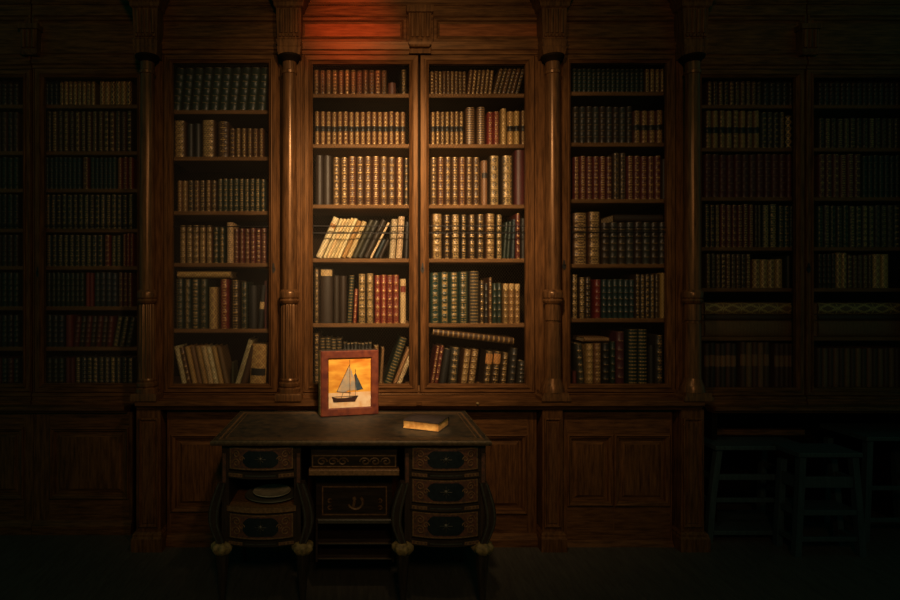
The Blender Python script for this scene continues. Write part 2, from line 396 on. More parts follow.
reeded(419.5, -.012, 27, 8, 48, n=4).build('reeded_block', WV, c_t, c_o, 40)
for px, lab in ((31, 'small reeded bracket on the dark frieze at the left end'), (807, 'small reeded bracket on the dark frieze at the right end')):
    y = YO-.02
    o = reeded(px, y, 20, 26, 56, n=3).build('frieze_bracket', WV, None, (PX(px, y), y, PZ(56, y)), 40)
    tag(o, lab, 'bracket')

# ------------------------------------------------------------------ columns with their brackets
def column(px, lab, fluted, glow):
    y = -0.065; u = U(y); x = PX(px, y); Z = lambda p: PZ(p, y)
    zb = LEDGE_TOP
    t = thing('wall_column', lab, 'column', (x, y, zb), 'columns between the bookcases')
    org = (x, y, zb); r = 7.4*u
    m = MB()
    m.lathe(x, y, [(Z(300), r*1.02), (Z(200), r*1.0), (Z(75), r*.92), (Z(74.5), r*1.05), (Z(72), r*1.08), (Z(71), r*.92), (Z(61), r*.94)], 32)
    m.build('shaft', WP, t, org, 35)
    m = MB()
    m.lathe(x, y, [(Z(304), r*1.05), (Z(303), r*1.22), (Z(300.5), r*1.32), (Z(298.5), r*1.16), (Z(297.5), r*1.3), (Z(293), r*1.34), (Z(291), r*1.24), (Z(289.5), r*1.04)], 32)
    m.build('collar', WP, t, org, 35)
    m = MB()
    if fluted:
        m.lathe(x, y, [(Z(379), r*1.18), (Z(306), r*1.14), (Z(304), r*1.04)], 96, flute=12, fa=.13)
    else:
        m.lathe(x, y, [(Z(379), r*1.10), (Z(323), r*1.06), (Z(322.5), r*.90), (Z(320.5), r*.90), (Z(320), r*1.06), (Z(304), r*1.0)], 32)
    m.build('lower_shaft', WP, t, org, 35)
    m = MB()
    if fluted:
        m.lathe(x, y, [(Z(392), r*1.5), (Z(388), r*1.5), (Z(386.5), r*1.28), (Z(385), r*1.42), (Z(382.5), r*1.42), (Z(381), r*1.22), (Z(379), r*1.28), (Z(377.5), r*1.18)], 32)
        m.sqlathe(x, y, [(zb, r*1.75, r*1.6), (Z(393.5), r*1.75, r*1.6), (Z(392), r*1.62, r*1.5)])
    else:
        m.lathe(x, y, [(Z(391), r*1.6), (Z(387), r*1.52), (Z(384), r*1.38), (Z(381), r*1.22), (Z(377.5), r*1.10)], 28)
        m.sqlathe(x, y, [(zb, r*1.95, r*1.6), (Z(396), r*1.95, r*1.6), (Z(394), r*1.7, r*1.5), (Z(391), r*1.66, r*1.5)])
    m.build('base', WP, t, org, 30)
    # capital and reeded bracket
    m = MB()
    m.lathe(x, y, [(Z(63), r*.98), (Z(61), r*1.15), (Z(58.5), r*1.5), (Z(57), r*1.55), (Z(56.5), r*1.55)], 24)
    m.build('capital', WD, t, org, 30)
    m = MB(); hx = 12.5*u; hy = .055
    m.sqlathe(x, y+.02, [(Z(56.5), hx*.86, hy*.9), (Z(49), hx*.96, hy), (Z(48), hx*.90, hy*.95), (Z(42), hx*1.0, hy*1.02), (Z(40.5), hx*.92, hy*.92), (Z(39), hx*.92, hy*.92),
                          (Z(11), hx*1.0, hy*1.0), (Z(9.5), hx*1.16, hy*1.2), (Z(6), hx*1.2, hy*1.25), (Z(3), hx*1.35, hy*1.5), (Z(-13), hx*1.9, hy*2.0)])
    b = m.build('bracket', WV, t, org)
    m = MB()
    for k in range(4):
        xx = x+(k-1.5)*hx*.40
        m.rod((xx, y+.02-hy*.92, Z(35.5)), (xx, y+.02-hy, Z(12.5)), hx*.145, 0, 10)
    m.build('reeding', WV, b, org, 50)
    m = MB()
    for k in range(6):
        xx = x+(k-2.5)*hx*.28
        m.box(xx-hx*.10, xx+hx*.10, y+.02-hy*1.10, y+.02-hy*.90, Z(39), Z(36.5), 0, .001)
    m.build('dentils', WV, b, org)
column(147.3, 'fluted-bottomed wooden column at the far left corner of the raised cases', True, 0)
column(289.5, 'fluted-bottomed wooden column left of the central double doors', True, 0)
column(552.5, 'plain-bottomed wooden column right of the central double doors', False, 0)
column(692.5, 'plain-bottomed wooden column at the far right, beside the dark recessed case', False, 0)

# ------------------------------------------------------------------ ledge, plinths, base cabinets
def ledge(x0, x1, yf, pt, pb, lab, yb=None):
    m = MB(); xa, xb = x0, x1; yc = (yf+0.05)/2
    zt, zb = PZ(pt, yf), PZ(pb, yf); h = zt-zb
    d = (0.05-yf)/2
    m.sqlathe((xa+xb)/2, yf+d, [(zb, (xb-xa)/2, d-.03), (zb+h*.25, (xb-xa)/2, d-.022), (zb+h*.45,(xb-xa)/2,d-.010), (zb+h*.5,(xb-xa)/2,d), (zt-.003,(xb-xa)/2,d), (zt,(xb-xa)/2,d-.003)])
    o = m.build('ledge', WH, None, ((xa+xb)/2, yf+d, zb)); tag(o, lab, 'ledge')
    m = MB(); x, z = PX(477.5, yf), PZ(403.5, yf)
    m.lathe(0, 0, [(0,.008),(.004,.008),(.008,.005),(.010,.0015)], 12)
    m.v = [(x+p[0], yf-p[2], z+p[1]) for p in m.v]; m.build('knob', GILT, o, tuple(o.location), 50)
    m = MB(); x, z = PX(419, yf), PZ(403.5, yf); m.box(x-.014, x+.014, yf-.006, yf+.004, z-.011, z+.011, 0, .003); m.build('block', WH, o, tuple(o.location))
    return zb, zt
LB, LT = ledge(PX(134, -.13), PX(706, -.13), -.12, 401, 411, 'long wooden ledge under the four raised bookcases and columns')
m = MB()
def recess_ledge(xa, xb, lab):
    yf = .07; zt, zb = PZ(404, YO), PZ(411, YO); h = zt-zb; d = .06
    m = MB(); m.sqlathe((xa+xb)/2, yf+d, [(zb,(xb-xa)/2,d-.03),(zb+h*.4,(xb-xa)/2,d-.015),(zb+h*.5,(xb-xa)/2,d),(zt,(xb-xa)/2,d)])
    tag(m.build('ledge', WH, None, ((xa+xb)/2, yf+d, zb)), lab, 'ledge'); return zb
RB = recess_ledge(PX(-90, YO), PX(135, YO)-.03, 'dark wooden ledge under the recessed bookcases at the left end')
RB = recess_ledge(PX(702, YO)+.03, PX(925, YO), 'dark wooden ledge under the recessed bookcases at the right end, above the stools')

def cabinet(xa, xb, y0, ztop, panels, lab, skirt_py, yback=.5, mats=None):
    org = ((xa+xb)/2, y0, 0)
    t = thing('base_cabinet', lab, 'cabinet', org, 'panelled base cabinets')
    m = MB(); zs = PZ(skirt_py, y0)
    m.box(xa, xb, y0+.02, yback, 0, ztop); m.build('carcass', WD, t, org)
    m = MB(); m.sqlathe((xa+xb)/2, y0+.02, [(0,(xb-xa)/2,.045),(zs-.03,(xb-xa)/2,.045),(zs-.01,(xb-xa)/2,.030),(zs,(xb-xa)/2,.022)]); m.build('skirting', WH, t, org)
    # face : stiles and rails around the panels
    m = MB(); xs = [xa]+[v for p in panels for v in (PX(p[0], y0), PX(p[1], y0))]+[xb]
    pz1, pz0 = PZ(panels[0][2], y0), PZ(panels[0][3], y0)
    for i in range(0, len(xs), 2):
        if xs[i+1]-xs[i] > .002: m.box(xs[i], xs[i+1], y0, y0+.02, zs, ztop, 0)
    for p in panels:
        m.box(PX(p[0],y0), PX(p[1],y0), y0, y0+.02, pz1, ztop, 1); m.box(PX(p[0],y0), PX(p[1],y0), y0, y0+.02, zs, pz0, 1)
    m.build('face_frame', [WV, WH], t, org)
    for p in panels:
        m = MB(); e = .034
        m.mitre(PX(p[0],y0), PX(p[1],y0), pz0, pz1, [(0,y0+.019),(0,y0-.008),(.008,y0-.014),(.016,y0-.006),(.024,y0-.004),(.030,y0+.012),(.045,y0+.012),(.060,y0+.004)], 0, 0, 1)
        m.build('panel', [WV, WH], t, org)
    return t
YC = -.03
xs_ = [-1.086, -.477, -.3045, .995, 1.139, 1.760]
cabinet(xs_[0], xs_[1], YC, LB, [(171, 268, 434, 512)], 'single-panelled base cabinet left of the desk', 533)
cabinet(xs_[2], xs_[3], YC, LB, [(314, 410, 434, 514), (429, 527, 434, 514)], 'wide base cabinet directly behind the desk', 533)
cabinet(xs_[4], xs_[5], YC, LB, [(567, 613, 434, 506), (614, 670, 434, 506)], 'twin-panelled base cabinet right of the desk', 540)
cabinet(PX(34, YO-.03), PX(134, YO-.03)-.01, YO-.03, RB, [(50, 129, 427, 499)], 'panelled base cabinet in the left recess, nearest the column', 520, .6)
cabinet(PX(-90, YO-.03), PX(33.5, YO-.03), YO-.03, RB, [(-60, 24, 427, 499)], 'panelled base cabinet cut off by the left edge', 520, .6)

def pedestal(px, w, lab):
    y = -.085; x = PX(px, y); hx = w*U(y)/2; org = (x, y, 0)
    t = thing('pedestal', lab, 'pedestal', org, 'pedestals under the columns')
    m = MB(); zp = PZ(531, y)
    m.box(x-hx, x+hx, y, .40, zp, LB); m.build('shaft', WV, t, org)
    m = MB(); m.mitre(x-hx*.82, x+hx*.82, PZ(527, y), PZ(418, y), [(0,y+.001),(0,y-.010),(.006,y-.013),(.012,y-.004),(.020,y-.002),(.024,y-.008)], 0, 0, 0); m.build('panel', [WV, WH], t, org)
    m = MB(); m.sqlathe(x, .15, [(0, hx*1.28, .268),(PZ(537, y), hx*1.28, .268),(PZ(535, y), hx*1.2, .258),(PZ(533.5,y),hx*1.22,.258),(zp, hx*1.05, .243)]); m.build('plinth', WV, t, org)
pedestal(148.5, 24, 'panelled pedestal under the far left column')
pedestal(289.5, 24, 'panelled pedestal behind the left end of the desk')
pedestal(552.5, 20, 'panelled pedestal standing to the right of the desk')
pedestal(692.5, 23, 'panelled pedestal beside the dark open recess at the right')

# open kneehole under the right recessed cases
xa, xb = PX(704, YO)+.03, PX(925, YO); org = ((xa+xb)/2, YO, 0)
t = thing('open_base_unit', 'open dark base unit under the right recessed bookcases, holding the stools', 'cabinet', org)
m = MB(); m.box(xa, xb, .60, .64, 0, RB); m.build('back_panel', WD, t, org)
m = MB(); m.box(xa, xa+.03, YO-.03, .60, 0, RB); m.build('side_panel', WD, t, org)
m = MB(); m.box(xb-.03, xb, YO-.03, .60, 0, RB); m.build('side_panel', WD, t, org)
m = MB(); m.box(xa+.03, PX(808, YO), YO+.02, YO+.06, PZ(436.5, YO), PZ(431, YO), 0, .004); m.build('rail', WH, t, org)

# ------------------------------------------------------------------ stools in the right recess
def stool(lab, pts, rails, d0, dep, slats):
    """pts: two posts as pixel polylines on the near face; rails: pixel heights; d0: depth of near face"""
    allx = [p[0] for s in pts for p in s]; cx = PX(sum(allx)/len(allx), d0); org = (cx, d0, 0)
    t = thing('step_stool', lab, 'stool', org, 'step stools in the right recess')
    def P(p, y): return (PX(p[0], d0), y, PZ(p[1], d0))
    r = .017
    def post(path, y, nm='leg'):
        m = MB()
        q = [P(p, y) for p in path]
        q[-1] = (q[-1][0], y, 0.0)
        for a, b in zip(q[:-1], q[1:]):
            v = []
            for c in (a, b): v += [(c[0]-r,y-r,c[2]),(c[0]+r,y-r,c[2]),(c[0]+r,y+r,c[2]),(c[0]-r,y+r,c[2])]
            m.add(v, [(0,1,5,4),(1,2,6,5),(2,3,7,6),(3,0,4,7),(3,2,1,0),(4,5,6,7)])
        m.build(nm, WT, t, org)
    for s in pts: post(s, d0)
    for s in pts: post([(s[0][0], s[0][1]+10)]+s[1:], d0+dep)
    (xl, xr) = (PX(pts[0][0][0], d0), PX(pts[1][0][0], d0))
    for py, h, nm in rails:
        z = PZ(py, d0)
        def xat(path):
            for a, b in zip(path[:-1], path[1:]):
                if a[1] <= py <= b[1]: return PX(a[0]+(b[0]-a[0])*(py-a[1])/(b[1]-a[1]), d0)
            return PX(path[-1][0], d0)
        a, b = xat(pts[0]), xat(pts[1])
        m = MB()
        if nm == 'tread': m.box(a+r, b-r, d0-r, d0+dep, z-h, z+h, 0, .003)
        else: m.box(a+r, b-r, d0-.010, d0+.010, z-h, z+h, 0, .003)
        m.build(nm, WT, t, org)
        for q in (pts[0], pts[1]):
            x = xat(q); m = MB(); m.box(x-.010, x+.010, d0+r, d0+dep-r, z-h-.01, z+h-.01); m.build('side_rail', WT, t, org)
    m = MB(); za = PZ(slats, d0); m.box(xl-.03, xr+.03, d0-.03, d0+dep+.03, za-.012, za+.012, 0, .004); m.build('seat', WT, t, org)
stool('grey wooden stool with a splayed left leg, beside the right pedestal', [[(718,449),(712,495),(708,530)], [(800,449),(798,500),(797,530)]], [(477,.016,'rail'),(500,.012,'rail'),(532,.012,'tread')], .02, .30, 447)
stool('upright grey wooden step stool right of the splayed stool', [[(801,456),(799,500),(796,545)], [(853,456),(857,500),(861,556)]], [(482,.030,'rail'),(512,.014,'tread'),(539,.012,'rail')], -.16, .14, 454)
stool('grey wooden stool mostly cut off by the right edge of the photo', [[(868,440),(866,500),(864,545)], [(940,440),(942,500),(945,545)]], [(488,.012,'rail'),(520,.012,'rail')], .02, .28, 438)

# ------------------------------------------------------------------ books
def book_geo(w, h, dep, style, col, mb_, cm=0, pm=None, rnd=0.5, xf=None):
    """cover into mb_ (material cm); page block into pm (MB) or the same MB with material index pm"""
    K = 8; b = min(0.46*w, 0.016); t = min(.0028, w*.14); ca = R(82)
    colr = (*col, rnd)
    raised = style in ('band', 'rich', 'two', 'ring', 'dots', 'thin')
    zs = [0.0, h]
    nb = {'band': 6, 'rich': 6, 'two': 8, 'thin': 6, 'dots': 7}.get(style, 0)
    if raised and nb and h*nb > 0:
        zs = [0.0]; e = h*.012
        for k in range(1, nb): z = h*k/nb; zs += [z-e, z-e*.4, z+e*.4, z+e]
        zs.append(h)
    v = []; uvg = []
    for i, z in enumerate(zs):
        bump = .0011 if (0 < i < len(zs)-1 and (i-1) % 4 in (1, 2)) else 0
        for k in range(K+1):
            a = -ca+2*ca*k/K
            x = (w/2)*math.sin(a)/math.sin(ca); y = -b*(math.cos(a)-math.cos(ca))/(1-math.cos(ca))-bump
            v.append((x, y, z)); uvg.append((k/K, z/h))
    f = []; uvs = []
    for i in range(len(zs)-1):
        for k in range(K):
            a = i*(K+1)+k; q = (a, a+1, a+K+2, a+K+1)
            f.append(q); uvs.append([uvg[j] for j in q])
    n0 = len(zs)-1
    f.append(tuple(reversed(range(K+1)))); uvs.append([(-1, 0)]*(K+1))
    f.append(tuple(n0*(K+1)+k for k in range(K+1))); uvs.append([(-1, 0)]*(K+1))
    def T(vs): return [xf @ Vector(p) for p in vs] if xf else vs
    mb_.add(T(v), f, cm, uvs, colr)
    for sx in (-1, 1):
        x0, x1 = (sx*w/2, sx*(w/2-t)) if sx < 0 else (w/2-t, w/2)
        vv = [(x0,0,0),(x1,0,0),(x1,dep,0),(x0,dep,0),(x0,0,h),(x1,0,h),(x1,dep,h),(x0,dep,h)]
        ff = [(0,1,5,4),(1,2,6,5),(2,3,7,6),(3,0,4,7),(4,5,6,7),(3,2,1,0)]
        mb_.add(T(vv), ff, cm, [[(-1, 0)]*4]*6, colr)
    x0, x1, z0, z1, y0, y1 = -w/2+t, w/2-t, .003, h-.005, .0, dep-.004
    vv = [(x0,y0,z0),(x1,y0,z0),(x1,y1,z0),(x0,y1,z0),(x0,y0,z1),(x1,y0,z1),(x1,y1,z1),(x0,y1,z1)]
    ff = [(0,1,5,4),(1,2,6,5),(2,3,7,6),(3,0,4,7),(4,5,6,7),(3,2,1,0)]
    if isinstance(pm, MB): pm.add(T(vv), ff)
    else: mb_.add(T(vv), ff, pm, [[(-1, 0)]*4]*6, colr)

STYLE_WORD = {'plain': '', 'thin': 'thin-banded', 'band': 'gilt-banded', 'dots': 'gilt-dotted', 'rich': 'richly gilt', 'two': 'two-tone gilt', 'ring': 'many-ringed',
              'latt': 'lattice-patterned', 'vell': '', 'vellb': 'patterned', 'mark': '', 'folio': ''}
ORD = ['first','second','third','fourth','fifth','sixth','seventh','eighth','ninth','tenth','eleventh','twelfth','thirteenth','fourteenth','fifteenth','sixteenth','seventeenth',
       'eighteenth','nineteenth','twentieth','twenty-first','twenty-second','twenty-third','twenty-fourth','twenty-fifth','twenty-sixth']
SHELF = ['top shelf', 'second shelf down', 'third shelf down', 'fourth shelf down', 'fifth shelf down', 'bottom shelf']
LABELC = plain('red_title_label', (0.20, 0.030, 0.015), .5, 0, .3)
LABELB = plain('black_title_label', (0.014, 0.010, 0.008), .5, 0, .3)
LABELT = plain('tan_title_label', (0.55, 0.36, 0.15), .6, 0, .4)
LABELO = plain('orange_title_label', (0.50, 0.22, 0.06), .6, 0, .4)
LABS = {'r': LABELC, 'b': LABELB, 't': LABELT, 'o': LABELO}
PGM = PAGES

def title_patch(w, h, v0, v1, mat, parent):
    K = 8; b = min(0.46*w, 0.016); ca = R(82); m = MB(); v = []
    for z in (h*v0, h*v1):
        for k in range(1, K):
            a = -ca+2*ca*k/K
            v.append(((w/2)*math.sin(a)/math.sin(ca), -b*(math.cos(a)-math.cos(ca))/(1-math.cos(ca))-.0015, z))
    n = K-1
    m.add(v, [(k, k+1, n+k+1, n+k) for k in range(n-1)])
    m.build('title_label', mat, parent, (0,0,0), 60)

def make_book(w, h, dep, style, cname, loc, roty, rotx=0, patch=None):
    t = bpy.data.objects.new('leather_book', None); COL.objects.link(t); t.empty_display_size = .03
    c = C[cname]; j = random.uniform(.82, 1.18); col = tuple(v*j*random.uniform(.93, 1.07) for v in c)
    m = MB(); pm = MB(); book_geo(w, h, dep, style, col, m, 0, pm, random.random())
    m.build('cover', LM[style], t, (0,0,0), 50); pm.build('page_block', PGM, t)
    if patch:
        for k, (a, b) in patch: title_patch(w, h, a, b, LABS[k], t)
    t.location = loc; t.rotation_euler = (rotx, roty, 0)
    return t

YS = 0.075                     # spines this far behind the door plane
def fill_row(bay_label, row, shelf_py, segs, y0=0.0, shelf_top=None, stuff=None):
    """segs: (x0, x1, n, top_py, style, colour(s), lean_deg, extra)"""
    ys = y0+YS
    zbase = shelf_top if shelf_top is not None else PZ(shelf_py, y0+.05)+TH/2
    made = []
    for sg in segs:
        x0, x1, n, top, style, cols, lean = sg[:7]; ex = sg[7] if len(sg) > 7 else {}
        cols = cols if isinstance(cols, list) else [cols]
        styles = style if isinstance(style, list) else [style]
        a = R(lean)
        for i in range(n):
            st = styles[i % len(styles)]; cn = cols[i % len(cols)]
            yy = ys + random.uniform(-.004, .006)
            pw = (x1-x0)/n
            xc = PX(x0+pw*(i+.5), yy); slot = pw*U(yy)
            w = slot*math.cos(a)*.965 if lean else slot*.965
            hz = PZ(top, yy)-zbase
            if ex.get('flat'): continue
            h = (hz - w*abs(math.sin(a)))/math.cos(a) * random.uniform(.985, 1.01)
            dep = min(.22, max(.11, h*.68)); dep = ex.get('dep', dep)
            # pivot so the lower corner rests on the shelf
            lift = (w/2)*abs(math.sin(a))
            loc = (xc, yy, zbase+lift+.0004)
            # where leaning, shift so the base slot is centred
            if stuff is not None:
                xf = Matrix.Translation(loc) @ Matrix.Rotation(a, 4, 'Y')
                book_geo(w, h, dep, st, tuple(v*random.uniform(.85, 1.15) for v in C[cn]), stuff[0], stuff[1][st], stuff[2], random.random(), xf)
            else:
                o = make_book(w, h, dep, st, cn, loc, a, 0, ex.get('patch'))
                made.append((xc, o, st, cn, lean, ex))
        if ex.get('flat'):      # a book lying on its side: x0..x1 is its length, n = 1; top = its upper edge, ex['th'] px
            yy = ys; u = U(yy); L = (x1-x0)*u; w = ex['th']*u
            a = R(90)+R(ex.get('tilt', 0))
            zc = PZ(top+ex['th']/2, yy)
            # after turning by 90 deg the length runs along +x from the pivot
            mid = (PX((x0+x1)/2, yy), zc)
            loc = (mid[0]-L/2*math.cos(R(ex.get('tilt', 0))), yy, mid[1]+L/2*math.sin(R(ex.get('tilt', 0))))
            if stuff is not None:
                xf = Matrix.Translation(loc) @ Matrix.Rotation(a, 4, 'Y')
                book_geo(w, L, .2, styles[0], C[cols[0]], stuff[0], stuff[1][styles[0]], stuff[2], random.random(), xf)
            else:
                o = make_book(w, L, ex.get('dep', .18), styles[0], cols[0], loc, a, 0, ex.get('patch'))
                if ex.get('lab'): tag(o, ex['lab'], 'book')
                else: made.append((1e6, o, styles[0], cols[0], 0, ex))
    made.sort(key=lambda q: q[0])
    k = 0
    for x, o, st, cn, lean, ex in made:
        word = ' '.join(s for s in (cn, STYLE_WORD[st], 'leaning' if abs(lean) > 9 else '', 'book') if s)
        if ex.get('lab'): lab = ex['lab']; k += 1
        else:
            pos = 'leftmost' if k == 0 else ('rightmost' if k == len(made)-1 else ORD[k]+' from left'); k += 1
            lab = f"{word}, {pos}, {SHELF[row]}, {bay_label}"
        tag(o, lab, 'book', f"books on the {SHELF[row]}, {bay_label}")

P_T = {'patch': [('t', (.86, .985))]}
# --- bookcase left of the double doors
B = 'case left of double doors'
zbot = PZ(387.5, .045)+.004
fill_row(B, 0, 112, [(172, 266, 10, 68, 'thin', ['dark green'], 6)])
fill_row(B, 1, 158.6, [(174, 186, 1, 121.5, 'rich', 'brown', 0), (187, 201.5, 2, 124, 'plain', 'black', 0), (202, 215.5, 1, 121, 'rich', 'brown', 0), (218, 229.5, 1, 122, 'band', 'brown', 0),
                       (230, 264.5, 6, 129, 'band', 'brown', 0)])
fill_row(B, 2, 213, [(177.5, 188, 2, 181, 'band', 'light brown', 0), (188.5, 217.5, 5, 181, 'band', ['dark brown','brown'], 0), (218, 266, 9, 179.5, 'band', 'dark green', 0)])
fill_row(B, 3, 265, [(180, 213, 5, 226, 'rich', 'brown', 0), (213.5, 225.5, 2, 227, 'band', 'dark green', 0), (227, 233.5, 1, 222.5, 'vellb', 'cream', 0, {'lab': 'tall cream patterned book beside six red books, left bookcase, fourth shelf down'}), (234, 267, 6, 228.5, 'dots', 'dark red', 0)])
fill_row(B, 4, 331, [(176, 208, 4, 279, 'dots', 'dark green', 0), (209, 217.5, 1, 287, 'latt', 'tan', 0), (220.5, 229, 1, 279.5, 'band', 'red', 0), (231.5, 240, 1, 279.5, 'band', 'dark brown', 0), (241, 248, 1, 282, 'dots', 'dark green', 0),
                     (249, 257.5, 1, 285, 'plain', 'black', 0), (257.5, 263, 1, 285, 'plain', 'black', 5, {'patch': [('t', (.45, .62))]}), (264.5, 267.5, 1, 280, 'plain', 'dark red', 0),
                     (178, 231, 1, 271.6, 'latt', 'golden tan', 0, {'flat': 1, 'th': 6.4, 'lab': 'tan lattice-patterned book lying flat across dark green books, left bookcase'})])
fill_row(B, 5, 387, [(182, 230, 9, 346, ['vellb','band','plain','vell','vellb'], ['pale cream','brown','golden tan','light brown','golden tan','cream','pale cream','golden tan','light brown'], -12), (231.5, 234, 1, 362, 'plain', 'olive', 0),
                     (234.6, 239.5, 1, 339, 'vellb', 'pale cream', 17), (240, 247, 1, 344, 'plain', 'brown', 15), (249.5, 266, 1, 344, 'latt', 'golden tan', 3, {'patch': [('b', (.25, .42))], 'lab': 'broad golden lattice-patterned book with dark oval mark, bottom right, left bookcase'})], shelf_top=zbot)
# --- left door of the double case
B = 'left door of double case'
zbot = PZ(387.5, .045)+.004
fill_row(B, 0, 95.5, [(313.5, 387, 12, 71, 'dots', ['brown', 'red brown', 'brown'], 0), (388, 396, 1, 83.5, 'plain', 'red brown', 0, {'lab': 'short red brown book beside a gap, left door of double case, top shelf'}), (400.5, 406.5, 1, 70.5, 'dots', 'dark brown', 0)])
fill_row(B, 1, 146, [(314.5, 405.5, 16, 112.5, 'two', 'red brown', 0)])
fill_row(B, 2, 206.5, [(315.5, 331.5, 2, 155.5, 'plain', 'dark brown', 0), (332.5, 403.5, 9, 157.5, 'band', ['brown', 'brown', 'red brown'], 0), (404, 408.5, 1, 158, 'band', 'dark brown', 0)])
fill_row(B, 3, 260.5, [(315.5, 322.5, 1, 216.5, 'vell', 'pale cream', 24, {'patch': [('o', (.74, .84))]}), (322.8, 340.5, 5, 218, ['vell', 'vell', 'vellb'], ['pale cream', 'cream'], 24), (341, 351.5, 2, 220.5, 'vell', ['orange tan', 'cream'], 24),
                       (352, 362.5, 2, 219.5, 'plain', ['olive', 'dark grey'], 25), (363, 369, 1, 219, 'plain', 'dark brown', 26), (369.6, 372, 1, 222, 'vell', 'pale cream', 27), (374, 382, 2, 238, 'plain', ['dark blue', 'dark brown'], 25),
                       (389, 395, 1, 219, 'vellb', 'pale cream', 4), (395.8, 402, 1, 216.5, 'vellb', 'pale cream', 4), (403.8, 408.5, 1, 222, 'plain', 'black', 2)])
fill_row(B, 4, 325.5, [(314, 319.7, 1, 268.5, 'dots', 'dark brown', 0), (320.2, 333, 1, 268.5, 'plain', 'dark brown', 0, {'patch': [('t', (.87, .985))], 'lab': 'thick dark brown book with a tan label at its head, left door, fifth shelf'}), (333.3, 346.5, 2, 276, 'plain', 'dark brown', 0),
                       (347, 352, 1, 275.5, 'ring', 'dark green', 3), (352.8, 356.5, 1, 289, 'band', 'red', 3), (358, 374, 2, 273.8, 'rich', 'dark brown', 0), (374.5, 399, 4, 274.8, 'band', 'red', 0),
                       (400, 406, 1, 278.5, 'vell', 'cream', 0, {'patch': [('r', (.70, .84))], 'lab': 'narrow cream book with a red label, right of four red books, left door'})])
fill_row(B, 5, 387, [(314, 319.8, 1, 333, 'dots', 'dark brown', 0), (320, 342, 4, 338.5, 'ring', 'dark grey', 0), (343, 372, 8, 343.5, 'thin', ['black', 'dark grey'], 0), (374, 378.8, 1, 346.5, 'band', 'light brown', 0, {'lab': 'light brown gilt book at the right edge of the sailboat picture, left door'}), (379, 382, 1, 348, 'plain', 'tan', 4),
                     (383.3, 391.5, 1, 337, 'ring', 'dark green', 19, {'lab': 'dark green ringed book leaning right on the bottom shelf, left door'}), (392.3, 396, 1, 347.5, 'vell', 'tan', 22), (396.4, 401, 1, 349.5, 'vellb', 'pale cream', 22)], shelf_top=zbot)
# --- right door of the double case
B = 'right door of double case'
fill_row(B, 0, 95.5, [(430, 466, 9, 72, 'dots', 'brown', 0), (466.3, 491.5, 6, 70.5, 'dots', 'brown', 6), (492.2, 518.5, 6, 69, 'dots', ['brown', 'dark brown'], 15)])
fill_row(B, 1, 146, [(430.5, 463.5, 7, 112.5, 'two', 'brown', 0), (465.3, 474.8, 1, 108, 'ring', 'brown', 0), (476.5, 485, 1, 108, 'ring', 'brown', 0), (486.8, 499, 2, 112.5, 'band', 'red', 0), (500.3, 506.3, 1, 109, 'rich', 'tan', 0),
                     (507, 519.5, 2, 111.7, 'two', 'golden tan', 0), (520.2, 525.5, 1, 111.7, 'two', 'brown', 0)])
fill_row(B, 2, 206.5, [(430, 479.5, 7, 158, 'band', ['brown', 'red brown', 'brown'], 0), (481, 487.5, 1, 160.5, 'plain', 'light brown', 0, {'patch': [('b', (.6, .72))]}), (489, 499, 1, 156.5, 'rich', 'dark brown', 0), (501.3, 512.8, 1, 156.5, 'rich', 'dark brown', 0), (514.5, 525, 1, 150.5, 'plain', 'dark red', 0)])
fill_row(B, 3, 260.5, [(431.5, 442.3, 1, 214.5, 'rich', 'brown', 0), (443.5, 450.2, 1, 215, 'band', 'dark brown', 0), (451, 459.6, 1, 215, 'rich', 'dark brown', 0), (460.2, 466.6, 1, 215.5, 'band', 'black', 0), (468, 475.4, 1, 215, 'band', 'dark brown', 0), (476.3, 484, 1, 215, 'band', 'dark brown', 0),
                       (485.5, 494.6, 1, 214.5, 'rich', 'brown', 0), (495.8, 501.8, 1, 215, 'rich', 'black', 0), (502.4, 509.5, 2, 222, 'plain', 'dark green', 4), (511, 514.6, 1, 219, 'plain', 'dark blue', 2), (515.4, 520, 1, 214, 'band', 'dark red', 0), (520.5, 525.5, 1, 218, 'plain', 'black', 0)])
fill_row(B, 4, 325.5, [(430.3, 468, 4, 272, 'dots', 'green', 0), (469, 478.8, 1, 271.5, 'ring', 'dark grey', 0), (479.3, 484, 1, 281, 'band', 'dark brown', 0), (484.3, 488, 1, 283, 'thin', 'black', 0), (488.3, 492, 1, 277, 'band', 'brown', 0), (492.3, 501.5, 2, 283, 'thin', 'dark green', 0),
                       (502.5, 520, 3, 283.5, 'band', 'light brown', 0, P_T)])
fill_row(B, 5, 387, [(429.8, 438, 2, 345.5, 'band', 'dark red', 9), (438.6, 446, 1, 349, 'plain', 'black', 9), (448, 456.8, 1, 347.5, 'band', 'dark grey', 5), (459.5, 474.5, 2, 349, 'rich', 'brown', 7), (482, 498, 2, 350.5, 'band', 'dark brown', 6, {'patch': [('o', (.64, .93))]}),
                     (499, 506, 1, 352, 'band', 'dark brown', 5), (508, 514.5, 1, 348, 'thin', 'dark grey', 5), (517, 523.5, 1, 361, 'thin', 'dark grey', 4),
                     (432.5, 513.5, 1, 332.9, 'ring', 'brown', 0, {'flat': 1, 'th': 7.0, 'tilt': 6.5, 'lab': 'brown gilt book lying slanted on top of the bottom row, right door'})], shelf_top=zbot)
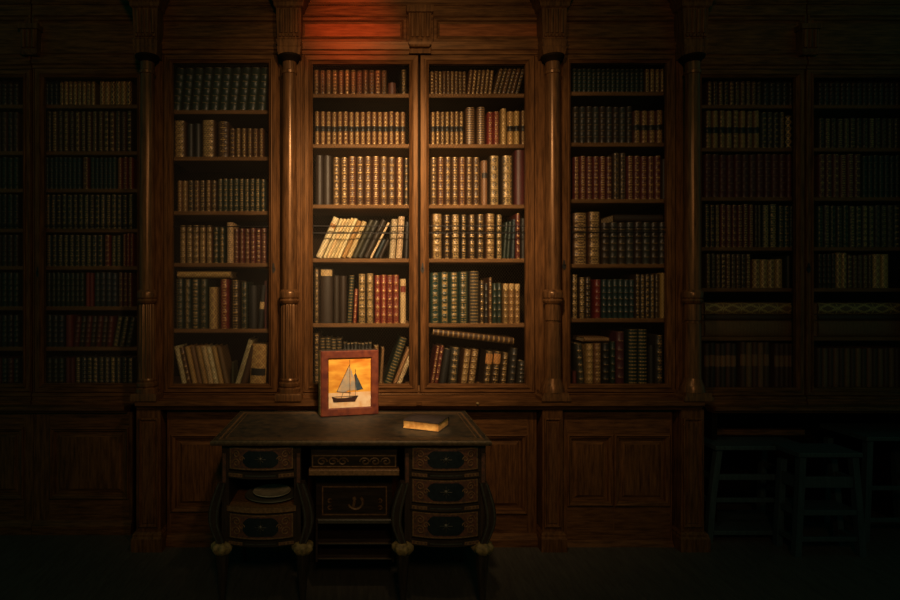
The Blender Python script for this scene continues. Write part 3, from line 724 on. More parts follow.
# --- bookcase right of the double doors
B = 'case right of double doors'
fill_row(B, 0, 93.5, [(572, 643.5, 15, 69.8, 'thin', 'dark green', 0), (644, 664.5, 4, 69.8, 'rich', 'brown', 0)])
fill_row(B, 1, 144.5, [(572, 632, 9, 107.5, 'thin', ['dark brown', 'dark grey'], 0), (632.5, 662.5, 4, 111.3, 'two', 'red brown', 0), (663, 667.5, 1, 111.5, 'thin', 'dark brown', 0)])
fill_row(B, 2, 201, [(572.5, 611.8, 6, 157, 'band', 'dark red', 0), (612.2, 625.5, 2, 153.5, 'dots', 'dark brown', 0), (626, 660.5, 5, 156.5, 'band', 'dark red', 0), (661, 667.5, 1, 159.5, 'plain', 'dark brown', 0)])
fill_row(B, 3, 266, [(572.5, 586.8, 1, 212.5, 'rich', 'brown', 0), (587.8, 600, 1, 212.5, 'rich', 'brown', 0), (601, 666.5, 8, 222.5, 'thin', ['dark brown', 'dark grey'], 0),
                     (613, 662, 1, 214.6, 'plain', 'dark brown', 0, {'flat': 1, 'th': 7.4, 'lab': 'dark brown book lying flat on the big dark volumes, case right of double doors'})])
fill_row(B, 4, 320.5, [(570.8, 577.5, 1, 275, 'rich', 'dark brown', 0), (578.5, 590.5, 2, 277.5, ['rich', 'dots'], 'dark brown', 0), (593.6, 600.5, 1, 279, 'thin', 'red', 0), (601, 634, 6, 279.5, 'thin', 'blue green', 0), (634.6, 659, 5, 274.5, 'dots', ['dark brown', 'dark grey'], 0), (660, 665.5, 1, 273, 'vell', 'golden tan', 0)])
fill_row(B, 5, 387, [(572.5, 576.5, 1, 371, 'plain', 'dark red', 0), (577.5, 584.5, 1, 343, 'band', 'dark grey', -4), (585.5, 601, 2, 343, 'dots', ['tan', 'light brown'], 0), (601.5, 609, 1, 343, 'thin', 'black', 0), (610, 615, 1, 341, 'thin', 'dark green', 0), (615.6, 624, 1, 331.5, 'thin', 'plum', 0),
                     (627.5, 647, 2, 329, 'ring', 'dark green', 0), (648, 654, 1, 345, 'plain', 'black', 0), (655, 662.5, 1, 335.5, 'band', 'dark grey', 0),
                     (583.5, 608.5, 1, 337.4, 'vell', 'tan', 0, {'flat': 1, 'th': 4.2, 'lab': 'thin tan booklet lying on top of the bottom row, case right of double doors'})], shelf_top=zbot)

# --- the dark recessed cases: past the three hundred nearest, one mass of books
SM = MB(); keys = list(LM.keys()); idx = {k: i for i, k in enumerate(keys)}; ST = (SM, idx, len(keys))
zo = PZ(387, YO+.045)+.004; zo5 = PZ(391, YO+.045)+.004
Z8 = [106.3, 153, 190.5, 230.5, 268, 308.5, 349, None]
rows0 = [
 [(45, 59, 3, 81, 'thin', 'dark blue', 0), (60, 96, 8, 80.5, 'rich', ['brown', 'light brown'], 0), (100, 132, 6, 80, 'latt', ['light brown', 'tan', 'brown'], 0)],
 [(47, 133, 15, 112, 'dots', ['dark brown', 'brown'], 0)],
 [(45, 82, 8, 158, 'thin', 'blue green', 0), (83, 90, 1, 158, 'band', 'dark red', 0), (91, 117, 6, 158, 'thin', 'blue green', 0), (118, 134, 3, 158, 'band', 'red', 0)],
 [(46, 134, 16, 195, 'band', ['dark green', 'dark blue', 'black'], 0)],
 [(47, 104, 10, 235.5, 'band', ['dark blue', 'dark green'], 0), (105, 111, 1, 235, 'band', 'red', 0), (112, 122, 2, 236, 'band', 'dark green', 0), (123, 134, 3, 234, 'band', 'red', 0)],
 [(47, 85, 8, 273, 'thin', 'dark green', 0), (86, 94, 2, 273, 'plain', 'red', 0), (95, 118, 4, 273, 'thin', 'dark blue', 0), (119, 133, 3, 273, 'band', 'dark red', 0)],
 [(47, 65, 3, 315, 'thin', 'dark blue', 0), (66, 73, 1, 315, 'plain', 'red', 0), (74, 112, 7, 316, 'thin', ['dark red', 'dark brown'], 5), (113, 132, 3, 316, 'dots', 'dark green', 10)],
 [(47, 65, 3, 358, 'thin', 'dark green', 0), (66, 75, 2, 358, 'plain', 'dark red', 0), (76, 134, 10, 357, 'dots', ['dark green', 'dark blue'], 0)]]
for r, (py, segs) in enumerate(zip(Z8, rows0)):
    fill_row('', r, py, segs, YO, zo if py is None else None, ST)
    fill_row('', r, py, [(-50, 20, 12, [81,113,158,195,235,273,315,358][r], 'thin', [['dark brown'], ['dark brown','brown'], ['dark green'], ['dark green','black'], ['dark brown'], ['dark green'], ['black','dark green'], ['dark red','dark green']][r], 0)], YO, zo if py is None else None, ST)
Z7 = SH5+[None]
rows5 = [
 [(706, 761, 10, 79.5, 'dots', ['brown', 'dark brown'], 0), (762, 794, 5, 80, 'thin', 'dark grey', 0)],
 [(704, 759, 8, 111.5, 'two', ['brown', 'light brown'], 0), (760, 784, 4, 113, 'band', 'dark grey', 0), (785, 794, 1, 116, 'latt', 'dark brown', 0)],
 [(703.5, 793, 12, 155, 'thin', 'dark red', 0)],
 [(703.5, 719, 3, 205, 'band', 'dark brown', 0), (719.5, 753, 6, 205, 'band', 'dark red', 0), (754, 760.5, 2, 205, 'dots', 'dark brown', 0), (761, 776, 2, 205, 'rich', 'dark green', 0), (777, 794, 3, 206, 'band', 'blue green', 0)],
 [(705, 750, 9, 254, 'dots', ['brown', 'dark brown'], 0), (752, 782, 4, 259.5, 'latt', ['light brown', 'tan'], 0), (786, 790, 1, 256, 'plain', 'dark grey', 0)],
 [],
 [(704, 736, 6, 343, 'mark', ['brown', 'dark brown'], 0, {}), (740, 769, 5, 342, 'mark', ['brown', 'light brown'], 0), (774, 794, 4, 343, 'mark', 'brown', 0)]]
for r, (py, segs) in enumerate(zip(Z7, rows5)):
    fill_row('', r, py, segs, YO, zo5 if py is None else None, ST)
rows6 = [
 [(817, 905, 16, 80, 'thin', ['dark brown', 'dark grey'], 0)],
 [(817, 905, 14, 119, 'dots', ['dark brown'], 0)],
 [(817, 860, 6, 155, 'band', 'dark red', 0), (861, 905, 8, 156, 'thin', 'dark green', 0)],
 [(816, 905, 14, 206, 'dots', ['dark green', 'dark grey'], 0)],
 [(817, 835, 4, 254, 'thin', 'dark brown', 0), (835, 846, 2, 253, 'latt', 'light brown', 0), (846, 872, 5, 255, 'dots', 'brown', 0), (872, 888, 2, 254, 'latt', 'tan', 0)],
 [],
 [(816, 905, 16, 348, 'plain', ['brown', 'light brown'], 0)]]
for r, (py, segs) in enumerate(zip(Z7, rows6)):
    fill_row('', r, py, segs, YO, zo5 if py is None else None, ST)
so = SM.build('leather_books', [LM[k] for k in keys]+[PAGES], None, (0, YO, 1.0), 50)
tag(so, 'rows of dim leather books filling the dark recessed bookcases at both ends', 'books'); so['kind'] = 'stuff'

# broad folios lying flat in the right recessed cases
zsh = PZ(339, YO+.05)+TH/2
for (a, b, where) in ((704, 794, 'in the bookcase beside the right column'), (817, 907, 'in the bookcase at the right edge')):
    z = zsh
    for k, (th, cn, st) in enumerate(((16, 'light brown', 'folio'), (6.0, 'brown', 'plain'), (11.5, 'light brown', 'latt'))):
        yy = YO+YS+.002*k; u = U(yy); w = th*u; L = (b-a)*u
        o = make_book(w, L, .26, st, cn, (PX(a, yy), yy, z+w/2+.0005), R(90))
        o.name = 'folio'
        tag(o, f"{['thick brown', 'thin brown', 'lattice-patterned'][k]} folio lying flat, {['bottom', 'middle', 'top'][k]} of its stack {where}", 'book', 'flat folios ' + where)
        z += w+.001

# ------------------------------------------------------------------ desk
YD = CAMY+2.55                         # front edge of the desk top
ZD = PZ(441, YD)                       # its height
dt = thing('writing_desk', 'black inlaid pedestal desk with brass edging and scroll legs, standing before the bookcases', 'desk', (PX(351, YD), YD+.33, 0))
do = tuple(dt.location)
dx0, dx1 = PX(210, YD), PX(492, YD); yb = CAMY+3.17
m = MB(); th = .024
m.box(dx0+.012, dx1-.012, YD+.010, yb, ZD-th, ZD-.002, 0)
m.build('desktop', EB, dt, do)
m = MB(); bw = .032                      # inlaid border and leather field on the top
m.box(dx0+.012, dx1-.012, YD+.010, yb, ZD-.002, ZD-.001, 0)
for w_, mt, off in ((.010, 1, .030), (.004, 1, .055)):
    a0, a1, b0, b1 = dx0+off, dx1-off, YD+off, yb-off
    for (x0, x1, y0, y1) in ((a0, a1, b0, b0+w_), (a0, a1, b1-w_, b1), (a0, a0+w_, b0+w_, b1-w_), (a1-w_, a1, b0+w_, b1-w_)):
        m.box(x0, x1, y0, y1, ZD-.001, ZD-.0004, mt)
m.build('leather_top', [LEATHERTOP, INLAY], dt, do)
m = MB()
prof = [(.012,.010,-.024),(.004,.002,-.022),(.0,-.002,-.014),(.0,-.002,-.006),(.005,.003,.0),(.012,.010,.0005)]
ring = []
v = []; f = []
for ix, iy, z in prof: v += [(dx0+ix,YD+iy,ZD+z),(dx1-ix,YD+iy,ZD+z),(dx1-ix,yb-iy+.01,ZD+z),(dx0+ix,yb-iy+.01,ZD+z)]
for i in range(len(prof)-1):
    for k in range(4): f.append((i*4+k, i*4+(k+1)%4, i*4+4+(k+1)%4, i*4+4+k))
m.add(v, f); m.build('edge_moulding', BRASS, dt, do)

yf = YD+.045                           # face of the pedestals
def X(p): return PX(p, yf)
def Z(p): return PZ(p, yf)
def bow(x, xa, xb, d): 
    s = (2*(x-xa)/(xb-xa)-1); return yf-d*(1-s*s)
def bowed(m, xa, xb, za, zb, d, mat=0, off=0.0, th=.018, n=14):
    v = []; f = []
    for i in range(n+1):
        x = xa+(xb-xa)*i/n; y = bow(x, xa, xb, d)-off
        v += [(x,y,za),(x,y,zb),(x,y+th,zb),(x,y+th,za)]
    for i in range(n):
        a = i*4; b = a+4
        f += [(a,b,b+1,a+1),(a+1,b+1,b+2,a+2),(a+3,a+2,b+2,b+3),(a,a+3,b+3,b)]
    f += [(0,1,2,3),(n*4+3,n*4+2,n*4+1,n*4)]
    m.add(v, f, mat)
def onbow(m, pts, xa, xb, d, off, mat):      # flat inlay shape laid on the bowed face (convex, subdivided by columns)
    xs = [p[0] for p in pts]; lo, hi = min(xs), max(xs); n = 12; v = []; f = []
    def span(x):
        zz = []
        for (x0, z0), (x1, z1) in zip(pts, pts[1:]+pts[:1]):
            if abs(x1-x0) > 1e-9 and min(x0, x1)-1e-9 <= x <= max(x0, x1)+1e-9: zz.append(z0+(z1-z0)*(x-x0)/(x1-x0))
        return min(zz), max(zz)
    for i in range(n+1):
        x = lo+(hi-lo)*i/n; a, b = span(min(max(x, lo+1e-7), hi-1e-7)); y = bow(x, xa, xb, d)-off
        v += [(x,y,a),(x,y,b)]
    for i in range(n): f.append((i*2, i*2+2, i*2+3, i*2+1))
    m.add(v, f, mat)
def spiral(m, cx, cz, r, turns, sgn, xa, xb, d, off, mat, w=.0028):
    pts = []
    for i in range(26):
        t = i/25; a = t*turns*2*math.pi; rr = r*(1-.8*t)
        x = cx+sgn*rr*math.cos(a); z = cz+rr*math.sin(a); pts.append((x, bow(x, xa, xb, d)-off, z))
    m.tube(pts, w, mat, 4)
def drawer(xa, xb, za, zb, d, tone=0):
    m = MB(); bowed(m, xa, xb, za, zb, d)
    dr = m.build('drawer', EB, dt, do)
    w, h = xb-xa, zb-za; cx, cz = (xa+xb)/2, (za+zb)/2
    m = MB()
    onbow(m, [(xa+.004,za+.004),(xb-.004,za+.004),(xb-.004,zb-.004),(xa+.004,zb-.004)], xa, xb, d, .0006, 0)
    b = .009
    for q in ([(xa+.004,za+.004),(xb-.004,za+.004),(xb-.004,za+b),(xa+.004,za+b)], [(xa+.004,zb-b),(xb-.004,zb-b),(xb-.004,zb-.004),(xa+.004,zb-.004)],
              [(xa+.004,za+b),(xa+.010,za+b),(xa+.010,zb-b),(xa+.004,zb-b)], [(xb-.010,za+b),(xb-.004,za+b),(xb-.004,zb-b),(xb-.010,zb-b)]):
        onbow(m, q, xa, xb, d, .0012, 1)
    for s in (-1, 1):
        for dz in (-1, 1):
            spiral(m, cx+s*w*.375, cz+dz*h*.19, h*.18, 1.4, s, xa, xb, d, .0020, 1)
        spiral(m, cx+s*w*.29, cz, h*.12, 1.2, -s, xa, xb, d, .0020, 1)
    m.build('marquetry', [TORT, INLAY], dr, do)
    m = MB(); ow, oh = w*.27, h*.36
    onbow(m, [(cx-ow,cz-oh*.45),(cx-ow*.75,cz-oh),(cx+ow*.75,cz-oh),(cx+ow,cz-oh*.45),(cx+ow,cz+oh*.45),(cx+ow*.75,cz+oh),(cx-ow*.75,cz+oh),(cx-ow,cz+oh*.45)], xa, xb, d, .0024, 0)
    for k in range(8):
        a = k*math.pi/4; r0, r1 = h*.07, h*(.24 if k % 2 == 0 else .17); y = bow(cx, xa, xb, d)-.004
        m.rod((cx+r0*math.cos(a), y, cz+r0*math.sin(a)), (cx+r1*math.cos(a), y, cz+r1*math.sin(a)), .0016, 1, 5)
    m.lathe(0, 0, [(0,h*.09),(.002,h*.085),(.004,h*.05),(.006,h*.01)], 14, 1)
    n = 14*4; m.v[-n:] = [(cx+p[0], bow(cx, xa, xb, d)-.003-p[2], cz+p[1]) for p in m.v[-n:]]
    m.build('centre_plaque', [BLK, INLAYD], dr, do)
def bow_rail(xa, xb, za, zb, d, nm='rail'):
    m = MB(); bowed(m, xa, xb, za, zb, d, 0, .004, .05)
    w = xb-xa; h = zb-za
    for a, b, mt in ((.03,.24,1),(.76,.97,1)):
        onbow(m, [(xa+w*a,za+h*.22),(xa+w*b,za+h*.22),(xa+w*b,zb-h*.22),(xa+w*a,zb-h*.22)], xa, xb, d, .005, mt)
        for k in range(4):
            xx = xa+w*(a+(b-a)*(k+.5)/4)
            onbow(m, [(xx-.004,za+h*.36),(xx+.004,za+h*.36),(xx+.004,zb-h*.36),(xx-.004,zb-h*.36)], xa, xb, d, .006, 2)
    onbow(m, [(xa+w*.28,za+h*.40),(xa+w*.72,za+h*.40),(xa+w*.72,zb-h*.40),(xa+w*.28,zb-h*.40)], xa, xb, d, .005, 3)
    m.build(nm, [EB, INLAY, TORT, INLAYD], dt, do)
BD = .030
ydb = yb-.06
def pedestal_box(pa, pb, niche):
    xa, xb = X(pa), X(pb)
    for x, s in ((xa, -1), (xb, 1)):
        m = MB(); m.box(x+s*.014, x, yf, ydb, Z(543), ZD-th); m.build('pedestal_side', EBV, dt, do)
    m = MB(); m.box(xa, xb, ydb-.015, ydb, Z(543), ZD-th); m.build('pedestal_back', EBV, dt, do)
    m = MB(); m.box(xa, xb, yf+.006, ydb-.015, Z(544), Z(542)); m.build('pedestal_floor', EB, dt, do)
    for s_, (u0, u1) in (('l', (pa-7, pa-2)), ('r', (pb+2, pb+7))):
        m = MB(); m.box(X(u0), X(u1), yf-.004, yf+.03, Z(545), ZD-th, 0); 
        m.box(X(u0)+.004, X(u1)-.004, yf-.006, yf-.003, Z(482), Z(453), 1); m.build('corner_post', [EBV, TORT], dt, do)
pedestal_box(229, 294, True)
pedestal_box(411.5, 478.5, False)
xa, xb = X(229), X(294)
drawer(xa, xb, Z(469), Z(446), BD); bow_rail(X(227), X(296), Z(477), Z(470.5), BD)
# niche floor, bowed, and lower drawer
m = MB(); n = 16; xl, xr = X(227), X(296); zt_, zb_ = Z(505.5), Z(510.5); v = []; f = []
for i in range(n+1):
    x = xl+(xr-xl)*i/n; y = bow(x, xl, xr, BD)-.004
    v += [(x,y,zb_),(x,y,zt_),(x,ydb-.015,zt_),(x,ydb-.015,zb_)]
for i in range(n):
    a = i*4; b = a+4; f += [(a,b,b+1,a+1),(a+1,b+1,b+2,a+2),(a+3,a+2,b+2,b+3),(a,a+3,b+3,b)]
f += [(0,1,2,3),(n*4+3,n*4+2,n*4+1,n*4)]
m.add(v, f); m.build('niche_shelf', INLAY, dt, do)
drawer(xa, xb, Z(537.5), Z(512), BD); bow_rail(X(227), X(296), Z(544), Z(538.5), BD)
xa, xb = X(411.5), X(478.5)
for a, b in ((469.5, 446), (502, 477.5), (536.5, 510)):
    drawer(xa, xb, Z(a), Z(b), BD)
for a, b in ((476.5, 470.5), (509, 503), (544, 538)): bow_rail(X(409.5), X(480.5), Z(a), Z(b), BD)
# centre: frieze drawer, recessed cupboard, low shelf
yc = yf+.025
def Xc(p): return PX(p, yc)
def Zc(p): return PZ(p, yc)
m = MB(); m.box(Xc(311), Xc(397), yc, yc+.02, Zc(467.5), ZD-th)
dr = m.build('drawer', EB, dt, do)
m = MB(); m.mitre(Xc(312), Xc(396), Zc(467), Zc(455), [(0,yc-.0005),(0,yc-.003),(.005,yc-.003),(.005,yc-.001)], None, 0, 0)
for k, cxp in enumerate((322, 333, 343, 365, 375, 386)):
    cx, cz = Xc(cxp), Zc(461.5); sg = 1 if k < 3 else -1
    pts = []
    for i in range(22):
        t = i/21; a = t*2.6*math.pi; rr = .019*(1-.75*t); pts.append((cx+sg*rr*1.25*math.cos(a), yc-.0025, cz+rr*math.sin(a)))
    m.tube(pts, .0036, 0, 5)
m.build('marquetry', [INLAY, TORT], dr, do)
m = MB(); m.box(Xc(309), Xc(399), yc-.020, yc+.03, Zc(474.5), Zc(468.5), 0, .003); m.build('brass_rail', INLAY, dt, do)
yr = yf+.16
def Xr(p): return PX(p, yr)
def Zr(p): return PZ(p, yr)
m = MB(); m.box(Xr(316), Xr(392), yr, yr+.02, Zr(517), ZD-th-.04); cp = m.build('cupboard_door', EB, dt, do)
m = MB(); m.mitre(Xr(322), Xr(387), Zr(515), Zr(486), [(0,yr-.0005),(0,yr-.003),(.006,yr-.003),(.006,yr-.001)], None, 0, 0)
cx, cz = Xr(355), Zr(503)
pts = []
for i in range(24):
    t = i/23; a = -math.pi*.9+t*math.pi*1.15; pts.append((cx+.002+.035*math.cos(a), yr-.003, cz+.005+.032*math.sin(a)))
m.tube(pts, .0065, 0, 5)
m.lathe(0, 0, [(0,.010),(.004,.008)], 12, 0); n_ = 24; m.v[-n_:] = [(cx-.003+p[0], yr-p[2], cz+.020+p[1]) for p in m.v[-n_:]]
m.rod((cx-.003, yr-.003, cz+.012), (cx-.008, yr-.003, cz-.018), .007, 0, 6)
for sx in (-1, 1):
    for dz in (.012, -.020):
        for q in range(2):
            pts = []
            for i in range(16):
                t = i/15; a = t*2.2*math.pi; rr = .010*(1-.7*t); pts.append((Xr(355)+sx*(.118)+sx*rr*math.cos(a), yr-.003, cz+dz+rr*math.sin(a)*(1 if q else -1)))
            m.tube(pts, .0036, 0, 4)
m.build('marquetry', INLAY, cp, do)
m = MB(); m.box(Xr(318), Xr(392), yr-.03, ydb, Zr(521.5), Zr(517.2), 0, .003); m.build('shelf', INLAYD, dt, do)
m = MB(); m.box(Xr(316), Xr(318), yr-.02, ydb, Zr(560), Zr(517)); m.build('shelf_bracket', EBV, dt, do)
m = MB(); m.box(Xr(392), Xr(394), yr-.02, ydb, Zr(560), Zr(517)); m.build('shelf_bracket', EBV, dt, do)
for py in (541.5, 556.5):
    m = MB(); m.box(Xr(318), Xr(392), yr-.02, ydb, Zr(py+1.4), Zr(py-.4), 0, .002); m.build('shelf', EB, dt, do)
    m = MB(); m.box(Xr(319), Xr(391), yr-.0215, yr-.019, Zr(py+.9), Zr(py)); m.build('edge_strip', INLAYD, dt, do)
m = MB(); m.box(Xr(318), Xr(392), ydb-.02, ydb, Zr(560), ZD-th); m.build('back_panel', EBV, dt, do)
# scroll legs with gilt cushions and tapered feet
def scroll(path, mirror=1):
    m = MB(); n = len(path); hw = 3.9; v = []; f = []; y0, y1 = yf-.020, yf+.030
    pp = []
    for i in range(n-1):
        for k in range(4):
            t = k/4
            p0 = path[max(i-1, 0)]; p1 = path[i]; p2 = path[i+1]; p3 = path[min(i+2, n-1)]
            def cr(a, b, c, d): return .5*((2*b)+(-a+c)*t+(2*a-5*b+4*c-d)*t*t+(-a+3*b-3*c+d)*t**3)
            pp.append((cr(p0[0],p1[0],p2[0],p3[0]), cr(p0[1],p1[1],p2[1],p3[1])))
    pp.append(path[-1])
    def strip(hw, y0, y1, mat):
        v = []; f = []
        for i, (px, py) in enumerate(pp):
            w = hw*(1+.35*math.sin(math.pi*i/(len(pp)-1)))
            v += [(X(px-w),y0,Z(py)),(X(px+w),y0,Z(py)),(X(px+w),y1,Z(py)),(X(px-w),y1,Z(py))]
        for i in range(len(pp)-1):
            for k in range(4): f.append((i*4+k, i*4+(k+1)%4, i*4+4+(k+1)%4, i*4+4+k))
        L = (len(pp)-1)*4
        f += [(0,3,2,1),(L,L+1,L+2,L+3)]
        m.add(v, f, mat)
    strip(hw, y0, y1, 0); strip(hw*.80, y0-.0015, y0+.001, 1); strip(hw*.48, y0-.003, y0+.0, 0)
    l = m.build('leg', [EBV, INLAYD], dt, do, 40)
    fx, fy = X(path[-1][0]), (y0+y1)/2; r = .044
    m = MB(); zc = Z(547.5); hh = .030
    m.lathe(fx, fy, [(zc-hh*1.1,r*.45),(zc-hh*.8,r*.85),(zc-hh*.1,r*1.18),(zc+hh*.45,r*1.14),(zc+hh*.8,r*.85),(zc+hh,r*.45)], 64, 0, 7, .16)
    m.build('gilt_cushion', GILT, l, do, 50)
    m = MB(); zt_ = zc-hh*.9
    m.lathe(fx, fy, [(0,.014),(.02,.020),(.035,.013),(.06,.014),(zt_-.05,.027),(zt_,.030)], 8)
    m.build('tapered_foot', EBV, l, do, 20)
scroll([(222.5,482),(219,493),(215,508),(215,524),(222,543)])
scroll([(300.5,482),(304,493),(308,508),(308.5,524),(302.5,543)])
scroll([(404.5,482),(401,493),(397,508),(396.5,524),(403,543)])
scroll([(483,482),(486,493),(489.5,508),(489.5,524),(482.5,543)])
for pxs in ((222, 302.5), (403, 482.5)):      # back legs
    for p in pxs:
        m = MB(); m.lathe(X(p), ydb-.03, [(0,.016),(.06,.014),(Z(545),.028)], 8); m.build('leg', EBV, dt, do, 20)

# plates in the niche
py_ = yf+.118; pz = zt_niche = Z(505.5)
for k, (r, dz, lab) in enumerate(((.124, 0, 'wide dark plate lying in the open niche of the desk, under the smaller one'), (.088, .012, 'smaller pale-rimmed plate stacked on the wide one in the desk niche'))):
    m = MB(); x = X(268); z = pz+dz
    m.lathe(x, py_, [(z+.0005,r*.60),(z+.003,r*.66),(z+.012,r*.97),(z+.0145,r),(z+.0165,r*.98),(z+.014,r*.90),(z+.007,r*.70),(z+.006,r*.30),(z+.0062,.001)], 48)
    o = m.build('plate', SILVER if k else plain('dark_pewter', (.12, .12, .09), .5, .15), None, (x, py_, z), 40)
    tag(o, lab, 'plate', 'plates in the desk niche')

# ------------------------------------------------------------------ book on the desk
t = thing('old_book', 'old worn book lying on the right of the desk with its page edges lit', 'book', (.2036, CAMY+2.778, ZD+.0008))
bl, bdp, bt = .180, .165, .040
m = MB(); m.box(0, bl, .002, bdp, 0, .0025); m.box(0, bl, .002, bdp, bt-.0025, bt)
v = []; K = 6
for i in range(K+1):
    a = -math.pi/2+math.pi*i/K; v += [(0, bdp+.008*math.cos(a)-.001, bt/2+bt/2*math.sin(a)), (bl, bdp+.008*math.cos(a)-.001, bt/2+bt/2*math.sin(a))]
m.add(v, [(2*i, 2*i+2, 2*i+3, 2*i+1) for i in range(K)])
m.build('cover', DESKBOOKCOVER, t)
m = MB(); n = 10; v = []; f = []
for i in range(n+1):
    z = .0025+(bt-.005)*i/n; y = .003+.004*math.sin(math.pi*i/n); e = .003+.0006*(i % 2)
    v += [(e, y, z), (bl-e, y, z), (bl-e, bdp-.004, z), (e, bdp-.004, z)]
for i in range(n):
    for k in range(4): f.append((i*4+k, i*4+(k+1)%4, i*4+4+(k+1)%4, i*4+4+k))
m.add(v, f); m.build('page_block', DESKBOOKPAGES, t)
t.rotation_euler = (0, 0, R(-25.4))

# ------------------------------------------------------------------ sailboat picture standing on the desk
RED = plain('worn_red_paint', (0.085, 0.013, 0.009), .5, 0, .6, 26, (0.20, 0.045, 0.016))
SIDEP = plain('pale_worn_edge', (0.66, 0.43, 0.16), .7, 0, .4, 40)
BACKP = plain('picture_back_board', (0.05, 0.03, 0.02), .7)
def sky_mat():
    mt, nt, b = new_mat('painted_orange_sky'); tc = nd(nt, 'ShaderNodeTexCoord'); mp = nd(nt, 'ShaderNodeMapping'); mp.inputs['Scale'].default_value = (9, 1, 30)
    nt.links.new(tc.outputs['Object'], mp.inputs[0]); n = nd(nt, 'ShaderNodeTexNoise'); n.inputs['Scale'].default_value = 1; n.inputs['Detail'].default_value = 4; nt.links.new(mp.outputs[0], n.inputs['Vector'])
    f = math_(nt, 'MULTIPLY_ADD', n.outputs[0], 2.6, -.8, True)
    nt.links.new(mixc(nt, f, (.95, .52, .07), (.60, .17, .010)), b.inputs['Base Color']); b.inputs['Roughness'].default_value = .5
    return mt
SKY = sky_mat()
SEA = plain('painted_pale_sea', (.90, .68, .46), .5, 0, .4, 30, (.78, .46, .22))
SAIL = plain('painted_blue_sail', (.22, .26, .28), .5, 0, .4, 26, (.60, .40, .22))
SAILD = plain('painted_dark_sail', (.06, .09, .12), .5, 0, .4, 40)
HULL = plain('painted_hull', (.05, .016, .010), .5, 0, .5, 50)
pw, ph, pd = .312, .342, .060
yp = CAMY+3.09
t = thing('sailboat_picture', 'thick red-bordered picture of a sailing boat on an orange sky, standing on the desk', 'picture', (PX(348.5, yp), yp, ZD+.0006))
m = MB(); m.box(-pw/2, pw/2, -pd/2+.002, pd/2, 0, ph, 0); m.box(-pw/2-.001, -pw/2+.002, -pd/2+.006, pd/2-.004, .004, ph-.004, 1); m.build('panel', [BACKP, SIDEP], t)
m = MB(); yq = -pd/2
m.mitre(-pw/2, pw/2, 0, ph, [(0,yq+.004),(0,yq-.006),(.004,yq-.010),(.036,yq-.009),(.042,yq-.003),(.042,yq+.003)], None, 0, 0); m.build('border', RED, t)
m = MB(); a, b = -pw/2+.041, pw/2-.041; z0, z1 = .041, ph-.041; zs = z0+(z1-z0)*.31
m.poly([(a, z0), (b, z0), (b, zs), (a, zs)], yq+.001, 1); m.poly([(a, zs), (b, zs), (b, z1), (a, z1)], yq+.001, 0)
w, h = b-a, z1-z0
def q(u_, v_): return (a+w*u_, z0+h*v_)
m.poly([q(.20,.34), q(.49,.84), q(.515,.37), q(.34,.30)], yq, 2, .0006)
m.poly([q(.515,.82), q(.60,.60), q(.66,.36), q(.515,.34)], yq, 2, .0006)
m.poly([q(.60,.66), q(.64,.70), q(.80,.37), q(.66,.34)], yq, 3, .0007)
m.poly([q(.08,.23), q(.12,.12), q(.62,.12), q(.70,.235), q(.40,.20), q(.22,.20)], yq, 4, .0009)
for s in (((.50,.20),(.50,.97)), ((.63,.20),(.63,.78)), ((.20,.335),(.50,.88)), ((.63,.70),(.81,.36)), ((.20,.335),(.52,.30)), ((.30,.20),(.34,.30)), ((.08,.23),(.70,.235))):
    p0, p1 = q(*s[0]), q(*s[1]); m.rod((p0[0], yq-.0008, p0[1]), (p1[0], yq-.0008, p1[1]), .0013, 4, 5)
m.build('painting', [SKY, SEA, SAIL, SAILD, HULL], t)
t.rotation_euler = (0, 0, R(14))

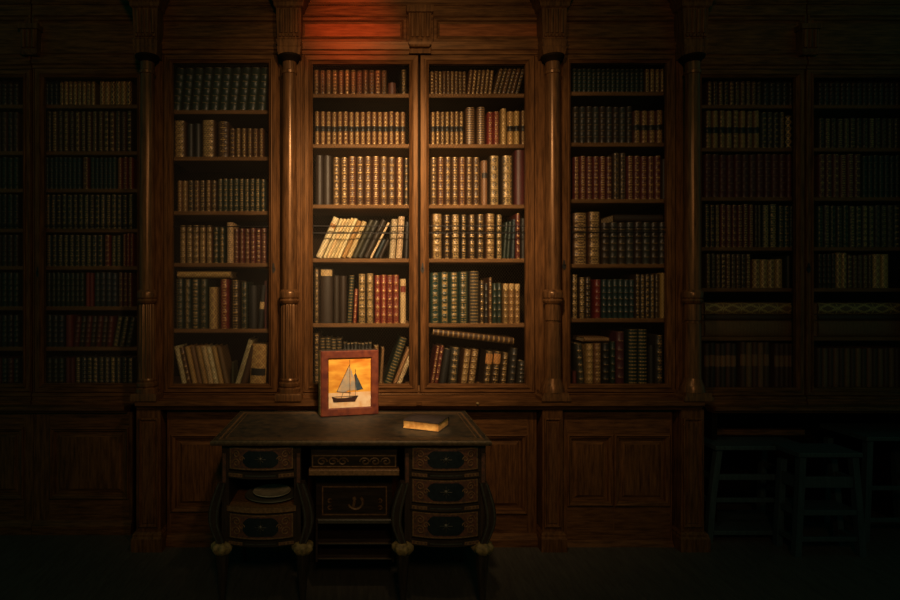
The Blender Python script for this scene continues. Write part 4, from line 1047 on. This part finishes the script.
# ------------------------------------------------------------------ light
def spot(name, loc, aim, power, size, blend, color, radius):
    l = bpy.data.lights.new(name, 'SPOT'); l.energy = power; l.spot_size = R(size); l.spot_blend = blend; l.color = color; l.shadow_soft_size = radius
    o = bpy.data.objects.new(name, l); COL.objects.link(o); o.location = loc
    d = Vector(aim)-Vector(loc); o.rotation_euler = d.to_track_quat('-Z', 'Y').to_euler(); return o
LX = (.22, -1.95, 2.75)
spot('ceiling_spotlight', LX, (PX(405, 0), 0, PZ(222, 0)), 128, 86, 1.0, (1.0, .65, .34), .06)
spot('added_centre_beam', (.14, -1.95, 2.75), (PX(405, 0), 0, PZ(232, 0)), 385, 50, 1.0, (1.0, .69, .37), .06)  # second tighter beam, added to brighten the middle of the cases
spot('red_accent_light', (PX(332, -1.2), -1.25, 3.05), (PX(351, 0), 0, PZ(33, 0)), 66, 31, 1.0, (1.0, .12, .015), .05)
spot('added_wide_fill', (.2, -4.2, 2.6), (.2, 0, 1.95), 72, 104, 1.0, (1.0, .56, .25), .2)  # unseen wide warm fill, added to lift the dark outer bays
spot('added_picture_fill', (.30, -1.95, 2.75), (PX(349, CAMY+3.05), CAMY+3.05, PZ(383, CAMY+3.05)), 190, 15, .9, (1.0, .72, .42), .03)  # added beam that only brightens the sailboat picture
spot('added_desk_book_fill', (.30, -1.95, 2.75), (.29, CAMY+2.75, ZD+.01), 205, 7.5, .9, (1.0, .68, .36), .03)  # added beam that only brightens the book's page edges
w = bpy.data.worlds.new('World'); scene.world = w; w.use_nodes = True
bg = w.node_tree.nodes['Background']; bg.inputs[0].default_value = (.08, .76, .56, 1); bg.inputs[1].default_value = .058

cam = bpy.data.cameras.new('Camera'); co = bpy.data.objects.new('Camera', cam); COL.objects.link(co)
co.location = (0, CAMY, CAMZ); co.rotation_euler = (R(90), 0, 0)
cam.sensor_width = 36; cam.lens = 36*F/900; cam.shift_x = (450-CX)/900; cam.shift_y = -(300-CY)/900
cam.clip_start = .05; scene.camera = co
vs = scene.view_settings
vs.view_transform = 'Standard'; vs.look = 'None'; vs.exposure = 0; vs.gamma = 1; vs.use_curve_mapping = False
